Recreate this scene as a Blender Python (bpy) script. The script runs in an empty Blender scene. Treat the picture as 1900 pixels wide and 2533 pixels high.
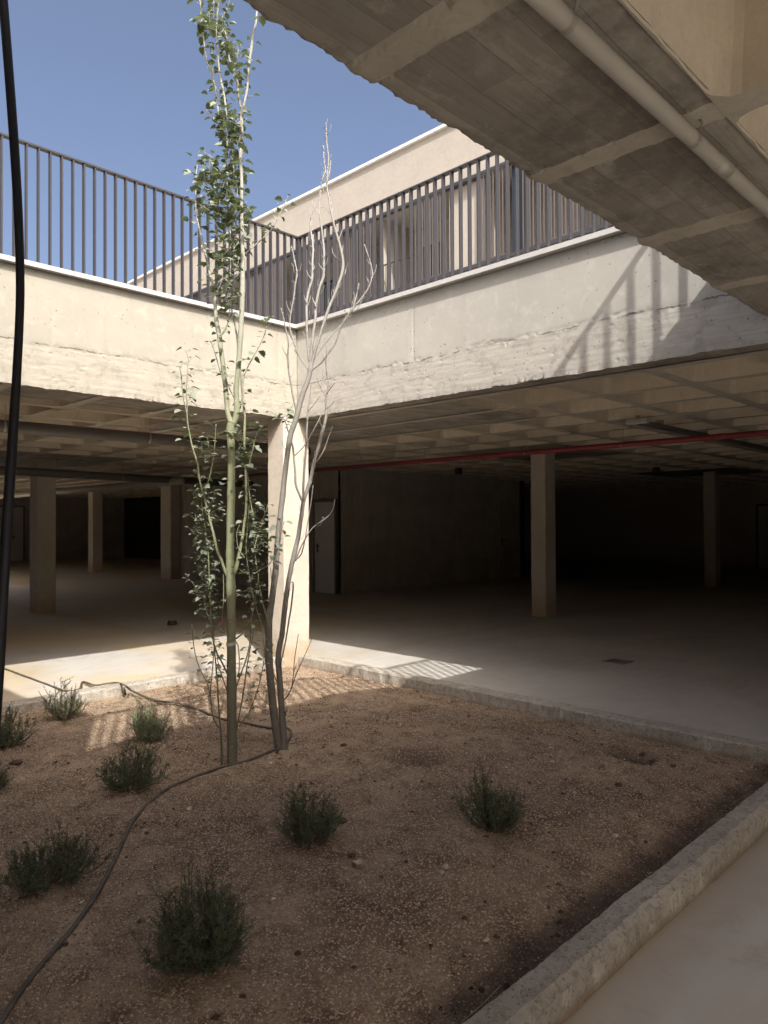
import bpy, math, random
import numpy as np
from mathutils import Vector, noise as mn
random.seed(7); rng = np.random.default_rng(7)
SC = bpy.context.scene
COL = SC.collection
RAD = math.radians

# ------------------------------------------------------------------ camera
HC = 1.6
YAW, PITCH, ROLL, FPX, PW, PH = 0.7762, 0.0134, -0.0054, 1806.0, 1900.0, 2533.0
Fv = Vector((math.cos(YAW)*math.cos(PITCH), math.sin(YAW)*math.cos(PITCH), math.sin(PITCH)))
r0 = Vector((math.sin(YAW), -math.cos(YAW), 0)); u0 = r0.cross(Fv)
Rv = math.cos(ROLL)*r0 + math.sin(ROLL)*u0
Uv = -math.sin(ROLL)*r0 + math.cos(ROLL)*u0
CP = Vector((0, 0, HC))
from mathutils import Matrix
cam = bpy.data.cameras.new('camera'); camo = bpy.data.objects.new('camera', cam); COL.objects.link(camo)
m = Matrix((Rv, Uv, -Fv)).transposed().to_4x4(); m.translation = CP
camo.matrix_world = m
cam.sensor_fit = 'VERTICAL'; cam.sensor_height = 36.0; cam.lens = 36.0*FPX/PH
cam.clip_start = 0.05; cam.clip_end = 500
SC.camera = camo

# ------------------------------------------------------------------ light
SUN_EL = 44.49
SDIR = Vector((0.476, 0.900, -1.0)).normalized()          # travel direction of the sun light
w = bpy.data.worlds.new('World'); SC.world = w; w.use_nodes = True
wn = w.node_tree.nodes; wl = w.node_tree.links; wn.clear()
sky = wn.new('ShaderNodeTexSky'); sky.sky_type = 'NISHITA'; sky.sun_disc = False
sky.sun_elevation = RAD(SUN_EL); sky.sun_rotation = RAD(207.9)
sky.air_density = 0.62; sky.dust_density = 7.5; sky.ozone_density = 0.6; sky.altitude = 100
bg = wn.new('ShaderNodeBackground'); bg.inputs['Strength'].default_value = 0.130
wo = wn.new('ShaderNodeOutputWorld')
wl.new(sky.outputs[0], bg.inputs[0]); wl.new(bg.outputs[0], wo.inputs[0])
sl = bpy.data.lights.new('sun', 'SUN'); sl.energy = 2.75; sl.angle = RAD(0.53); sl.color = (1.0, 0.962, 0.905)
so = bpy.data.objects.new('sun', sl); COL.objects.link(so)
so.rotation_euler = SDIR.to_track_quat('-Z', 'Y').to_euler(); so.location = (-5, -8, 14)
SC.view_settings.view_transform = 'Standard'; SC.view_settings.look = 'None'
SC.view_settings.exposure = 1.06; SC.view_settings.gamma = 1.0
SC.cycles.max_bounces = 10; SC.cycles.diffuse_bounces = 8; SC.cycles.glossy_bounces = 3
SC.cycles.transparent_max_bounces = 8
SC.cycles.use_denoising = True
try: SC.cycles.denoiser = 'OPENIMAGEDENOISE'
except Exception: pass

# ------------------------------------------------------------------ helpers
def at(px, py, d):                      # photo pixel + distance along the view axis -> point in the place
    return CP + (Fv*FPX + Rv*(px-PW/2) - Uv*(py-PH/2))*(d/FPX)
def tag(o, label=None, cat=None, group=None, kind=None):
    if label: o['label'] = label
    if cat: o['category'] = cat
    if group: o['group'] = group
    if kind: o['kind'] = kind
    return o
def empty(name, loc=(0, 0, 0), label=None, cat=None, group=None):
    o = bpy.data.objects.new(name, None); COL.objects.link(o); o.location = loc
    o.empty_display_size = 0.1
    return tag(o, label, cat, group)
class MB:
    def __init__(s): s.v = []; s.f = []; s.m = []
    def add(s, vs, fs, mi=0):
        n = len(s.v); s.v.extend([tuple(v) for v in vs])
        s.f.extend([tuple(i+n for i in f) for f in fs]); s.m.extend([mi]*len(fs)); return s
    def box(s, a, b, mi=0):
        x0, y0, z0 = a; x1, y1, z1 = b
        vs = [(x0,y0,z0),(x1,y0,z0),(x1,y1,z0),(x0,y1,z0),(x0,y0,z1),(x1,y0,z1),(x1,y1,z1),(x0,y1,z1)]
        return s.add(vs, [(0,3,2,1),(4,5,6,7),(0,1,5,4),(1,2,6,5),(2,3,7,6),(3,0,4,7)], mi)
    def quad(s, a, b, c, d, mi=0): return s.add([a,b,c,d], [(0,1,2,3)], mi)
    def tube(s, pts, rad, n=10, mi=0, cap=True, wob=0.0):
        pts = [Vector(p) for p in pts]
        if not hasattr(rad, '__len__'): rad = [rad]*len(pts)
        vs = []; fs = []
        t = (pts[1]-pts[0]).normalized()
        up = Vector((0,0,1)) if abs(t.z) < .9 else Vector((1,0,0))
        nx = t.cross(up).normalized()
        for i, p in enumerate(pts):
            if i == 0: t = pts[1]-pts[0]
            elif i == len(pts)-1: t = pts[-1]-pts[-2]
            else: t = pts[i+1]-pts[i-1]
            t.normalize(); nx = (nx - t*nx.dot(t)).normalized(); ny = t.cross(nx)
            for k in range(n):
                a = 2*math.pi*k/n
                r = rad[i]*(1+wob*mn.noise(Vector((p.x*30+k*3.1, p.y*30, p.z*22))))
                vs.append(p+nx*(math.cos(a)*r)+ny*(math.sin(a)*r))
        for i in range(len(pts)-1):
            for k in range(n):
                a = i*n+k; b = i*n+(k+1) % n
                fs.append((a, b, b+n, a+n))
        if cap:
            fs.append(tuple(range(n-1, -1, -1))); q = (len(pts)-1)*n; fs.append(tuple(q+k for k in range(n)))
        return s.add(vs, fs, mi)
    def build(s, name, mats, parent=None, smooth=False, loc=None, autosmooth=False):
        me = bpy.data.meshes.new(name)
        v = s.v
        if loc is not None:
            L = Vector(loc); v = [tuple(Vector(p)-L) for p in v]
        me.from_pydata(v, [], s.f)
        if not isinstance(mats, (list, tuple)): mats = [mats]
        for mt in mats: me.materials.append(mt)
        if len(mats) > 1: me.polygons.foreach_set('material_index', s.m)
        if smooth: me.polygons.foreach_set('use_smooth', [True]*len(me.polygons))
        me.update()
        o = bpy.data.objects.new(name, me); COL.objects.link(o)
        if loc is not None: o.location = loc
        if parent: o.parent = parent
        return o
def child(mb, name, mat, root, smooth=False, label=None):
    """mesh given in world coordinates, parented under an unrotated root at root.location"""
    o = mb.build(name, mat, None, smooth, loc=tuple(root.location)); o.location = (0, 0, 0); o.parent = root
    if label: o['label'] = label
    return o
def spline(pts, n=6):
    """Catmull-Rom through (Vector,...) tuples of equal length lists"""
    P = [np.array(p, float) for p in pts]; out = []
    for i in range(len(P)-1):
        a = P[max(i-1, 0)]; b = P[i]; c = P[i+1]; d = P[min(i+2, len(P)-1)]
        for k in range(n):
            t = k/n
            out.append(.5*((2*b)+(-a+c)*t+(2*a-5*b+4*c-d)*t*t+(-a+3*b-3*c+d)*t**3))
    out.append(P[-1]); return out
def fbm(x, y, z, o=4): return mn.fractal(Vector((x, y, z)), 0.9, 2.1, o)
def ss(a, b, x):
    t = min(max((x-a)/(b-a), 0), 1); return t*t*(3-2*t)

# ------------------------------------------------------------------ materials
class NT:
    def __init__(s, name, rough=.85, spec=.25):
        s.m = bpy.data.materials.new(name); s.m.use_nodes = True
        s.n = s.m.node_tree.nodes; s.l = s.m.node_tree.links
        s.b = s.n['Principled BSDF']; s.b.inputs['Roughness'].default_value = rough
        s.b.inputs['Specular IOR Level'].default_value = spec
        s.tc = s.n.new('ShaderNodeTexCoord'); s.co = s.tc.outputs['Object']
    def link(s, a, b): s.l.new(a, b)
    def map(s, scale=(1,1,1), loc=(0,0,0), rot=(0,0,0)):
        k = s.n.new('ShaderNodeMapping'); k.inputs['Scale'].default_value = scale
        k.inputs['Location'].default_value = loc; k.inputs['Rotation'].default_value = rot
        s.link(s.co, k.inputs[0]); return k.outputs[0]
    def noise(s, scale, detail=6, rough=.55, vec=None, dist=0):
        k = s.n.new('ShaderNodeTexNoise'); k.inputs['Scale'].default_value = scale
        k.inputs['Detail'].default_value = detail; k.inputs['Roughness'].default_value = rough
        k.inputs['Distortion'].default_value = dist
        s.link(vec if vec is not None else s.co, k.inputs['Vector']); return k.outputs['Fac']
    def vor(s, scale, vec=None, feat='F1', out='Distance', rnd=1):
        k = s.n.new('ShaderNodeTexVoronoi'); k.feature = feat; k.inputs['Scale'].default_value = scale
        k.inputs['Randomness'].default_value = rnd
        s.link(vec if vec is not None else s.co, k.inputs['Vector']); return k.outputs[out]
    def ramp(s, f, stops, interp='LINEAR'):
        k = s.n.new('ShaderNodeValToRGB'); e = k.color_ramp.elements; k.color_ramp.interpolation = interp
        while len(e) < len(stops): e.new(.5)
        for i, (p, c) in enumerate(stops):
            e[i].position = p; e[i].color = (c, c, c, 1) if not hasattr(c, '__len__') else (*c, 1)
        s.link(f, k.inputs[0]); return k.outputs[0]
    def mix(s, f, a, b, mode='MIX'):
        k = s.n.new('ShaderNodeMix'); k.data_type = 'RGBA'; k.blend_type = mode
        for i, v in ((0, f), (6, a), (7, b)):
            if isinstance(v, (int, float)):
                if i == 0: k.inputs[0].default_value = v
                else: k.inputs[i].default_value = (v, v, v, 1)
            elif isinstance(v, tuple): k.inputs[i].default_value = (*v, 1)
            else: s.link(v, k.inputs[i])
        return k.outputs[2]
    def math(s, op, a, b=0.0, c=None):
        k = s.n.new('ShaderNodeMath'); k.operation = op
        for i, v in enumerate((a, b) if c is None else (a, b, c)):
            if isinstance(v, (int, float)): k.inputs[i].default_value = v
            else: s.link(v, k.inputs[i])
        return k.outputs[0]
    def sep(s, vec=None):
        k = s.n.new('ShaderNodeSeparateXYZ'); s.link(vec if vec is not None else s.co, k.inputs[0]); return k.outputs
    def bump(s, h, strength=.3, dist=.01, prev=None):
        k = s.n.new('ShaderNodeBump'); k.inputs['Strength'].default_value = strength
        k.inputs['Distance'].default_value = dist; s.link(h, k.inputs['Height'])
        if prev is not None: s.link(prev, k.inputs['Normal'])
        return k.outputs[0]
    def fin(s, col=None, nrm=None, rough=None):
        if col is not None:
            if isinstance(col, tuple): s.b.inputs['Base Color'].default_value = (*col, 1)
            else: s.link(col, s.b.inputs['Base Color'])
        if nrm is not None: s.link(nrm, s.b.inputs['Normal'])
        if rough is not None: s.link(rough, s.b.inputs['Roughness'])
        return s.m
def splash(t, col, top, c):
    z = t.sep()[2]
    f = t.math('ADD', t.math('DIVIDE', z, top), t.math('MULTIPLY', t.math('SUBTRACT', t.noise(7, 6, .7), .5), 1.2))
    return t.mix(t.ramp(f, [(.25, .75), (.8, 0.0)]), col, c)
def pits(t, scale, size, dens):
    """small sparse blow holes: 1 = hole"""
    k = t.n.new('ShaderNodeTexVoronoi'); k.inputs['Scale'].default_value = scale
    t.link(t.co, k.inputs['Vector'])
    r = t.sep(k.outputs['Color'])[0]
    wv = t.ramp(r, [(dens, 0.0), (min(dens+.15, 1), 1.0)])
    d = t.math('LESS_THAN', k.outputs['Distance'], t.math('MULTIPLY', wv, size))
    return d
def m_concrete(name, c, dark=.72, s=1.0, bump=.5, pit=.12, warm=None, streak=0, foot=None):
    t = NT(name, .9, .2)
    n1 = t.noise(1.3*s, 8, .62); n2 = t.noise(9*s, 8, .7, dist=.4); n3 = t.noise(70, 6, .7)
    a = tuple(k*dark for k in c)
    col = t.mix(t.ramp(n1, [(.35, 0.0), (.68, 1.0)]), a, c)
    col = t.mix(t.math('MULTIPLY', t.ramp(n2, [(.42, 0.0), (.62, 1.0)]), .45), col, tuple(min(k*1.12, 1) for k in c))
    col = t.mix(t.ramp(n3, [(.25, .35), (.6, 0.0)]), col, tuple(k*.6 for k in c))
    if warm:
        col = t.mix(t.math('MULTIPLY', t.ramp(t.noise(.9, 5, .6, vec=t.map(loc=(7, 3, 1))), [(.5, 0.0), (.7, 1.0)]), .6), col, warm)
    if streak:
        sv = t.noise(4, 5, .6, vec=t.map(scale=(3, 3, .22)))
        col = t.mix(t.math('MULTIPLY', t.ramp(sv, [(.52, 0.0), (.72, 1.0)]), streak), col, tuple(k*.68 for k in c))
    if foot: col = splash(t, col, .5, foot)
    p = pits(t, 16, pit, .55)
    col = t.mix(t.math('MULTIPLY', p, .75), col, tuple(k*.25 for k in c))
    h = t.math('SUBTRACT', t.math('ADD', t.math('MULTIPLY', n2, .6), t.math('MULTIPLY', n3, .5)), t.math('MULTIPLY', p, 1.0))
    return t.fin(col, t.bump(h, bump, .006))
CW = (.50, .465, .405)
M = {}
def m_wall(kk=(1, 1, 1)):
    """parapet: smooth cast concrete above the pour joint, rough board marks below it"""
    t = NT('parapet_concrete', .88, .2)
    z = t.math('ADD', t.sep()[2], 2.754)          # the parts' own origin lies at soffit height
    n1 = t.noise(1.1, 8, .62); n2 = t.noise(7, 8, .7, dist=.5); n3 = t.noise(60, 6, .75)
    up = t.mix(t.ramp(n1, [(.3, 0.0), (.7, 1.0)]), (.40, .385, .345), (.49, .47, .415))
    up = t.mix(t.ramp(t.noise(3, 6, .7, vec=t.map(scale=(3, 3, .3), loc=(4, 9, 0))), [(.55, 0.0), (.75, .55)]), up, (.37, .345, .30))
    up = t.mix(t.ramp(n2, [(.52, 0.0), (.72, .5)]), up, (.60, .58, .53))
    bs = t.noise(5, 8, .75, vec=t.map(scale=(.9, .9, 8)), dist=.25)
    lo = t.mix(t.ramp(bs, [(.35, 0.0), (.65, 1.0)]), (.41, .385, .34), (.53, .505, .445))
    lo = t.mix(t.ramp(n2, [(.35, .6), (.5, 0.0)]), lo, (.30, .28, .245))
    j = t.math('ADD', z, t.math('MULTIPLY', t.math('SUBTRACT', t.noise(4, 8, .75), .5), .10))
    f = t.ramp(j, [(.0, 0.0), (1.0, 1.0)])
    f = t.math('GREATER_THAN', j, 3.118)
    col = t.mix(f, lo, up)
    jd = t.math('ABSOLUTE', t.math('SUBTRACT', j, 3.118))
    cr = t.math('MULTIPLY', t.math('LESS_THAN', jd, .006), t.ramp(t.noise(6, 4, .6), [(.45, 0.0), (.55, 1.0)]))
    band = t.ramp(jd, [(0.0, 1.0), (.055, 0.0)])
    col = t.mix(t.math('MULTIPLY', t.math('MULTIPLY', band, t.ramp(t.noise(9, 7, .75), [(.42, 0.0), (.6, 1.0)])), .6), col, (.30, .28, .25))
    col = t.mix(t.math('MULTIPLY', cr, .8), col, (.12, .11, .10))
    p = pits(t, 22, .16, .35); q = pits(t, 9, .07, .3)
    pp = t.math('MULTIPLY', t.math('MAXIMUM', p, q), t.ramp(t.noise(1.6, 4, .6), [(.45, .15), (.62, 1.0)]))
    col = t.mix(t.math('MULTIPLY', pp, .7), col, (.14, .125, .10))
    h = t.math('ADD', t.math('MULTIPLY', n3, .35), t.math('MULTIPLY', t.mix(f, bs, n2), .9))
    h = t.math('SUBTRACT', h, pp)
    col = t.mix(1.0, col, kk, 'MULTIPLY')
    return t.fin(col, t.bump(h, .3, .003))
M['wall'] = m_wall((.92, .92, .92)); M['wall_cream_dimmed'] = m_wall((.80, .79, .745))  # creamier copy, also darkened to offset the strong sun on the left parapet
M['coping'] = m_concrete('coping_stone', (.54, .53, .51), .9, bump=.15, pit=.03)
M['column'] = m_concrete('column_concrete', (.60, .545, .465), .86, bump=.35, pit=.07, warm=(.50, .42, .32), foot=(.42, .32, .20))
def m_kerb():
    t = NT('kerb_concrete', .92, .15)
    z = t.sep()[2]
    n1 = t.noise(3, 8, .65); n2 = t.noise(28, 8, .78, dist=.8); n3 = t.noise(120, 5, .75); sv = t.noise(9, 6, .7, vec=t.map(scale=(1, 1, .3)))
    col = t.mix(t.ramp(n1, [(.3, 0.0), (.7, 1.0)]), (.36, .33, .28), (.52, .485, .42))
    col = t.mix(t.ramp(n2, [(.40, .75), (.52, 0.0)]), col, (.24, .205, .165))
    col = t.mix(t.ramp(n3, [(.56, 0.0), (.68, .6)]), col, (.66, .62, .54))
    side = t.math('LESS_THAN', z, .10)
    col = t.mix(t.math('MULTIPLY', side, t.ramp(sv, [(.56, 0.0), (.66, .75)])), col, (.66, .63, .56))
    col = t.mix(t.math('MULTIPLY', side, t.ramp(sv, [(.34, .7), (.46, 0.0)])), col, (.27, .23, .18))
    dirt = t.ramp(t.math('ADD', t.math('MULTIPLY', z, 10.0), t.math('SUBTRACT', n1, .5)), [(.05, .8), (.45, 0.0)])
    col = t.mix(dirt, col, (.25, .18, .12))
    p = pits(t, 38, .2, .35)
    col = t.mix(t.math('MULTIPLY', p, .6), col, (.14, .12, .10))
    h = t.math('SUBTRACT', t.math('ADD', n2, t.math('MULTIPLY', n3, .6)), p)
    return t.fin(col, t.bump(h, .9, .007))
M['kerb'] = m_kerb()
M['coffer'] = m_concrete('coffer_concrete', (.68, .60, .48), .84, bump=.25, pit=.05)
def m_rib(name, c):
    t = NT(name, .92, .15)
    n1 = t.noise(2.2, 7, .6); n2 = t.noise(14, 8, .75, dist=.6); n3 = t.noise(90, 5, .7)
    col = t.mix(t.ramp(n1, [(.3, 0.0), (.7, 1.0)]), tuple(k*.75 for k in c), c)
    col = t.mix(t.ramp(n2, [(.3, .7), (.5, 0.0)]), col, tuple(k*.62 for k in c))
    h = t.math('ADD', n2, t.math('MULTIPLY', n3, .5))
    return t.fin(col, t.bump(h, .8, .006))
M['rib'] = m_rib('rib_concrete', (.53, .485, .405))
def m_soffit():
    """board-marked slab soffit: planks run along X, about 13 cm wide"""
    t = NT('board_marked_soffit', .8, .3)
    x, y, z = t.sep()
    wob = t.math('MULTIPLY', t.math('SUBTRACT', t.noise(2.5, 4, .5), .5), .02)
    yb = t.math('DIVIDE', t.math('ADD', y, wob), .118)
    fl = t.math('FLOOR', yb); fr = t.math('FRACT', yb)
    xb = t.math('FLOOR', t.math('DIVIDE', t.math('ADD', x, t.math('MULTIPLY', fl, .37)), .82))
    cmb = t.n.new('ShaderNodeCombineXYZ'); t.link(xb, cmb.inputs[0]); t.link(fl, cmb.inputs[1])
    wnz = t.n.new('ShaderNodeTexWhiteNoise'); t.link(cmb.outputs[0], wnz.inputs[0])
    bd = wnz.outputs[0]
    g = t.noise(5, 9, .72, vec=t.map(scale=(.7, 12, 3)), dist=.15)
    b = t.noise(2.4, 8, .68, dist=.8); sp = t.noise(40, 6, .7)
    col = t.mix(t.ramp(bd, [(.0, 0.0), (1.0, 1.0)]), (.27, .245, .215), (.37, .34, .295))
    col = t.mix(t.ramp(g, [(.36, .5), (.54, 0.0)]), col, (.20, .17, .14))
    col = t.mix(t.ramp(b, [(.5, 0.0), (.72, .75)]), col, (.47, .43, .37))
    col = t.mix(t.ramp(t.noise(2.2, 9, .75, vec=t.map(loc=(3, 5, 2))), [(.38, .8), (.52, 0.0)]), col, (.165, .145, .125))
    col = t.mix(t.ramp(t.noise(6, 9, .8, vec=t.map(loc=(8, 1, 2), scale=(.8, 1.6, 1))), [(.56, 0.0), (.66, .5)]), col, (.50, .465, .40))
    seam = t.math('LESS_THAN', fr, .035)
    col = t.mix(t.math('MULTIPLY', seam, .35), col, (.09, .08, .07))
    col = t.mix(t.ramp(sp, [(.62, 0.0), (.72, .3)]), col, (.5, .47, .41))
    h = t.math('ADD', t.math('MULTIPLY', g, .25), t.math('MULTIPLY', b, .5))
    h = t.math('SUBTRACT', t.math('ADD', h, t.math('MULTIPLY', bd, .35)), t.math('MULTIPLY', seam, .5))
    return t.fin(col, t.bump(h, .45, .005))
M['soffit'] = m_soffit()
def m_floor():
    t = NT('power_floated_floor', .6, .35)
    n1 = t.noise(.55, 8, .62, dist=.6); n2 = t.noise(3.5, 8, .7, dist=1.2); n3 = t.noise(50, 5, .7)
    sw = t.noise(1.6, 7, .65, vec=t.map(scale=(.5, 2.6, 1), rot=(0, 0, .5)), dist=1.6)
    col = t.mix(t.ramp(n1, [(.32, 0.0), (.68, 1.0)]), (.43, .41, .375), (.56, .54, .50))
    col = t.mix(t.ramp(sw, [(.45, 0.0), (.7, .6)]), col, (.56, .545, .51))
    col = t.mix(t.ramp(n2, [(.3, .5), (.48, 0.0)]), col, (.33, .29, .235))
    # earth dust lies along the kerb of the planting bed and over the left bay
    x, y, z = t.sep()
    lft = t.ramp(t.math('DIVIDE', t.math('SUBTRACT', y, x), 6.0), [(0.0, 0.0), (.35, 1.0)])
    col = t.mix(t.math('MULTIPLY', lft, t.ramp(t.noise(.5, 5, .6, vec=t.map(loc=(11, 2, 0))), [(.42, 0.0), (.62, .85)])), col, (.56, .44, .26))
    d1 = t.math('ABSOLUTE', t.math('SUBTRACT', x, 5.2)); d2 = t.math('ABSOLUTE', t.math('SUBTRACT', y, 6.5)); d3 = t.math('ABSOLUTE', t.math('SUBTRACT', y, 1.2))
    d = t.math('MINIMUM', t.math('MINIMUM', d1, d2), d3)
    d = t.math('ADD', d, t.math('MULTIPLY', t.math('SUBTRACT', n2, .5), .5))
    col = t.mix(t.ramp(d, [(.0, .6), (.25, 0.0)]), col, (.45, .39, .31))
    h = t.math('ADD', t.math('MULTIPLY', n2, .8), t.math('MULTIPLY', n3, .4))
    r = t.ramp(n2, [(.3, .5), (.7, .75)])
    return t.fin(col, t.bump(h, .25, .004), r)
M['floor'] = m_floor()
def m_soil():
    t = NT('gravelly_soil', .95, .1)
    n1 = t.noise(1.2, 7, .65); n2 = t.noise(6, 8, .7)
    k = t.n.new('ShaderNodeTexVoronoi'); k.inputs['Scale'].default_value = 105
    t.link(t.map(), k.inputs['Vector'])
    cr = t.sep(k.outputs['Color'])
    col = t.mix(t.ramp(n1, [(.35, 0.0), (.65, 1.0)]), (.20, .142, .108), (.48, .365, .255))
    col = t.mix(t.ramp(n2, [(.38, .8), (.58, 0.0)]), col, (.12, .075, .055))
    st = t.mix(cr[1], (.25, .175, .115), (.58, .46, .33))
    col = t.mix(t.math('MULTIPLY', t.math('GREATER_THAN', cr[0], .45), t.math('LESS_THAN', k.outputs['Distance'], .55)), col, st)
    x, y, z = t.sep()
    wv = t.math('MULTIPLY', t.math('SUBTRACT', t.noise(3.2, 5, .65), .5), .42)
    dark_soil = t.ramp(t.math('ADD', t.math('ADD', t.math('SUBTRACT', y, 1.37), wv), t.math('MULTIPLY', t.math('SUBTRACT', n2, .5), .2)), [(.10, .75), (.26, 0.0)])  # darker soil band with a wavy edge along the near kerb
    for (a_, c_, r_) in ((4.42, 2.16, .16), (3.36, 3.03, .17)):  # moist dug earth in the two pits
        dd = t.math('SQRT', t.math('ADD', t.math('POWER', t.math('SUBTRACT', x, a_), 2), t.math('POWER', t.math('SUBTRACT', y, c_), 2)))
        dark_soil = t.math('MAXIMUM', dark_soil, t.ramp(t.math('ADD', dd, t.math('MULTIPLY', wv, .3)), [(r_*.6, .85 if a_ > 4 else .5), (r_*1.3, 0.0)]))
    col = t.mix(dark_soil, col, (.105, .075, .06))
    h = t.math('SUBTRACT', t.math('MULTIPLY', n2, .6), t.math('MULTIPLY', k.outputs['Distance'], t.math('ADD', cr[0], .3)))
    return t.fin(col, t.bump(h, .9, .008))
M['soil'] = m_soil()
def m_pebble():
    t = NT('pebble', .9, .2)
    r = t.n.new('ShaderNodeNewGeometry').outputs['Random Per Island']
    col = t.ramp(r, [(.0, (.19, .125, .08)), (.3, (.36, .26, .17)), (.6, (.52, .40, .27)), (.85, (.64, .51, .37)), (1.0, (.78, .70, .60))])
    n = t.noise(200, 3, .6)
    return t.fin(col, t.bump(n, .4, .002))
M['pebble'] = m_pebble()
def m_plain(name, c, rough=.6, spec=.4, var=.15, scale=8, metal=0, bump=.1):
    t = NT(name, rough, spec)
    n = t.noise(scale, 6, .6)
    col = t.mix(t.ramp(n, [(.3, 0.0), (.7, 1.0)]), tuple(k*(1-var) for k in c), tuple(min(k*(1+var), 1) for k in c))
    t.b.inputs['Metallic'].default_value = metal
    return t.fin(col, t.bump(t.noise(scale*8, 5, .6), bump, .003))
M['metal'] = m_plain('grey_lacquered_steel', (.050, .048, .053), .5, .4, .1)
M['screen'] = m_plain('taupe_lacquered_aluminium', (.105, .092, .090), .5, .4, .08)
M['render'] = m_concrete('beige_render', (.42, .385, .335), .88, .8, bump=.3, pit=.05)
M['white'] = m_plain('white_metal', (.66, .66, .64), .5, .4, .05)
M['glass'] = m_plain('dark_window_glass', (.03, .04, .055), .12, .6, .1)
M['pvc'] = m_plain('grey_pvc', (.44, .41, .36), .42, .45, .08, 3)
M['pvcdark'] = m_plain('dark_grey_pvc', (.14, .13, .12), .5, .4, .1, 3)
M['galv'] = m_plain('galvanised_steel', (.38, .35, .31), .45, .5, .2, 30, .5)
M['red'] = m_plain('red_painted_pipe', (.24, .035, .045), .45, .45, .12, 5)
M['black'] = m_plain('black_rubber', (.015, .016, .022), .5, .4, .2, 10)
M['hose'] = m_plain('dusty_black_polyethylene', (.12, .10, .08), .6, .35, .35, 9)
M['door'] = m_plain('pale_grey_door', (.62, .61, .58), .5, .4, .05, 2)
M['block'] = m_plain('grey_corrugated_sheet', (.46, .43, .37), .7, .3, .2, 2)
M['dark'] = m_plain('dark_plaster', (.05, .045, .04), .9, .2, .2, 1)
M['line'] = m_plain('worn_parking_line', (.52, .48, .42), .8, .2, .25, 30)
M['iron'] = m_plain('rusty_cast_iron', (.05, .042, .036), .7, .4, .3, 60)
M['strap'] = m_plain('pale_webbing', (.5, .48, .44), .8, .2, .1, 40)
M['string'] = m_plain('faded_red_string', (.45, .10, .10), .8, .2, .2, 40)
M['stone'] = m_plain('pale_limestone', (.50, .44, .37), .9, .2, .25, 25, 0, .5)
M['clod'] = m_plain('dark_earth_clod', (.115, .078, .055), .95, .1, .35, 40, 0, .8)
M['straw'] = m_plain('dry_straw', (.50, .42, .30), .8, .2, .15, 40)
def m_bark(name, lo, hi, green):
    t = NT(name, .75, .3)
    n = t.noise(5, 7, .65, vec=t.map(scale=(1, 1, .6))); s = t.noise(30, 5, .7, vec=t.map(scale=(1, 1, 4)))
    f = t.noise(220, 3, .6)
    z = t.sep()[2]
    base = t.mix(t.ramp(t.math('ADD', z, t.math('MULTIPLY', n, .6)), [(0.0, 0.0), (1.0, 1.0)]), lo, green)
    zz = t.math('DIVIDE', z, 4.5)
    base = t.mix(t.ramp(zz, [(.05, 0.0), (.28, 1.0)]), lo, green)
    base = t.mix(t.ramp(zz, [(.45, 0.0), (.68, 1.0)]), base, hi)
    col = t.mix(t.ramp(n, [(.35, 0.0), (.7, .6)]), base, tuple(k*.6 for k in green))
    col = t.mix(t.ramp(s, [(.58, 0.0), (.68, .6)]), col, hi)
    col = t.mix(t.ramp(f, [(.62, 0.0), (.72, .5)]), col, (.07, .06, .045))
    return t.fin(col, t.bump(s, .5, .003))
M['bark'] = m_bark('poplar_bark', (.17, .155, .12), (.43, .42, .38), (.27, .29, .17))
M['bark2'] = m_bark('grey_sapling_bark', (.18, .16, .135), (.38, .365, .335), (.26, .245, .215))
M['twig'] = m_plain('brown_twig', (.15, .11, .075), .8, .2, .2, 30)
def m_leaf(name, top, under, tip=None):
    t = NT(name, .5, .35)
    g = t.n.new('ShaderNodeNewGeometry')
    r = g.outputs['Random Per Island']
    c = t.mix(t.ramp(r, [(0.0, 0.0), (1.0, 1.0)]), tuple(k*.65 for k in top), tuple(min(1, k*1.5) for k in top))
    c = t.mix(g.outputs['Backfacing'], c, under)
    t.fin(c)
    tr = t.n.new('ShaderNodeBsdfTranslucent'); t.link(c, tr.inputs[0])
    mx = t.n.new('ShaderNodeMixShader'); mx.inputs[0].default_value = .28
    out = [k for k in t.n if k.type == 'OUTPUT_MATERIAL'][0]
    t.link(t.b.outputs[0], mx.inputs[1]); t.link(tr.outputs[0], mx.inputs[2]); t.link(mx.outputs[0], out.inputs[0])
    return t.m
M['leaf'] = m_leaf('poplar_leaf', (.15, .19, .085), (.27, .31, .23))
M['rosem'] = m_leaf('rosemary_leaf', (.085, .135, .055), (.16, .19, .14))
M['rosem_sunlit'] = m_leaf('sunlit_rosemary_leaf', (.22, .29, .15), (.30, .35, .24))  # leaf colour brightened to carry the sun on the two lit shrubs
M['dryleaf'] = m_leaf('withered_leaf', (.22, .19, .11), (.28, .25, .17))

# ------------------------------------------------------------------ main dimensions (metres)
XC, YC, YN, XL = 5.114, 6.372, 1.370, 0.257        # the patio opening
ZB, ZT = 2.754, 3.783                              # soffit, coping top
ZR = 4.873                                         # top of the railing
HX0, HX1, HY0, HY1 = -1.5, 4.9, 17.0, 23.0         # second patio further back
RX0, RX1, RY0, RY1 = -7.0, 3.2, -9.5, -3.4            # unseen patio added behind the viewer, sized to light the near side
GX0, GX1, GY0, GY1 = -12.0, 26.0, -12.0, 33.0       # garage

# ------------------------------------------------------------------ floor
fb = MB(); fb.quad((-90,-90,0),(120,-90,0),(120,120,0),(-90,120,0))
tag(fb.build('floor', M['floor']), kind='structure')

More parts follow.
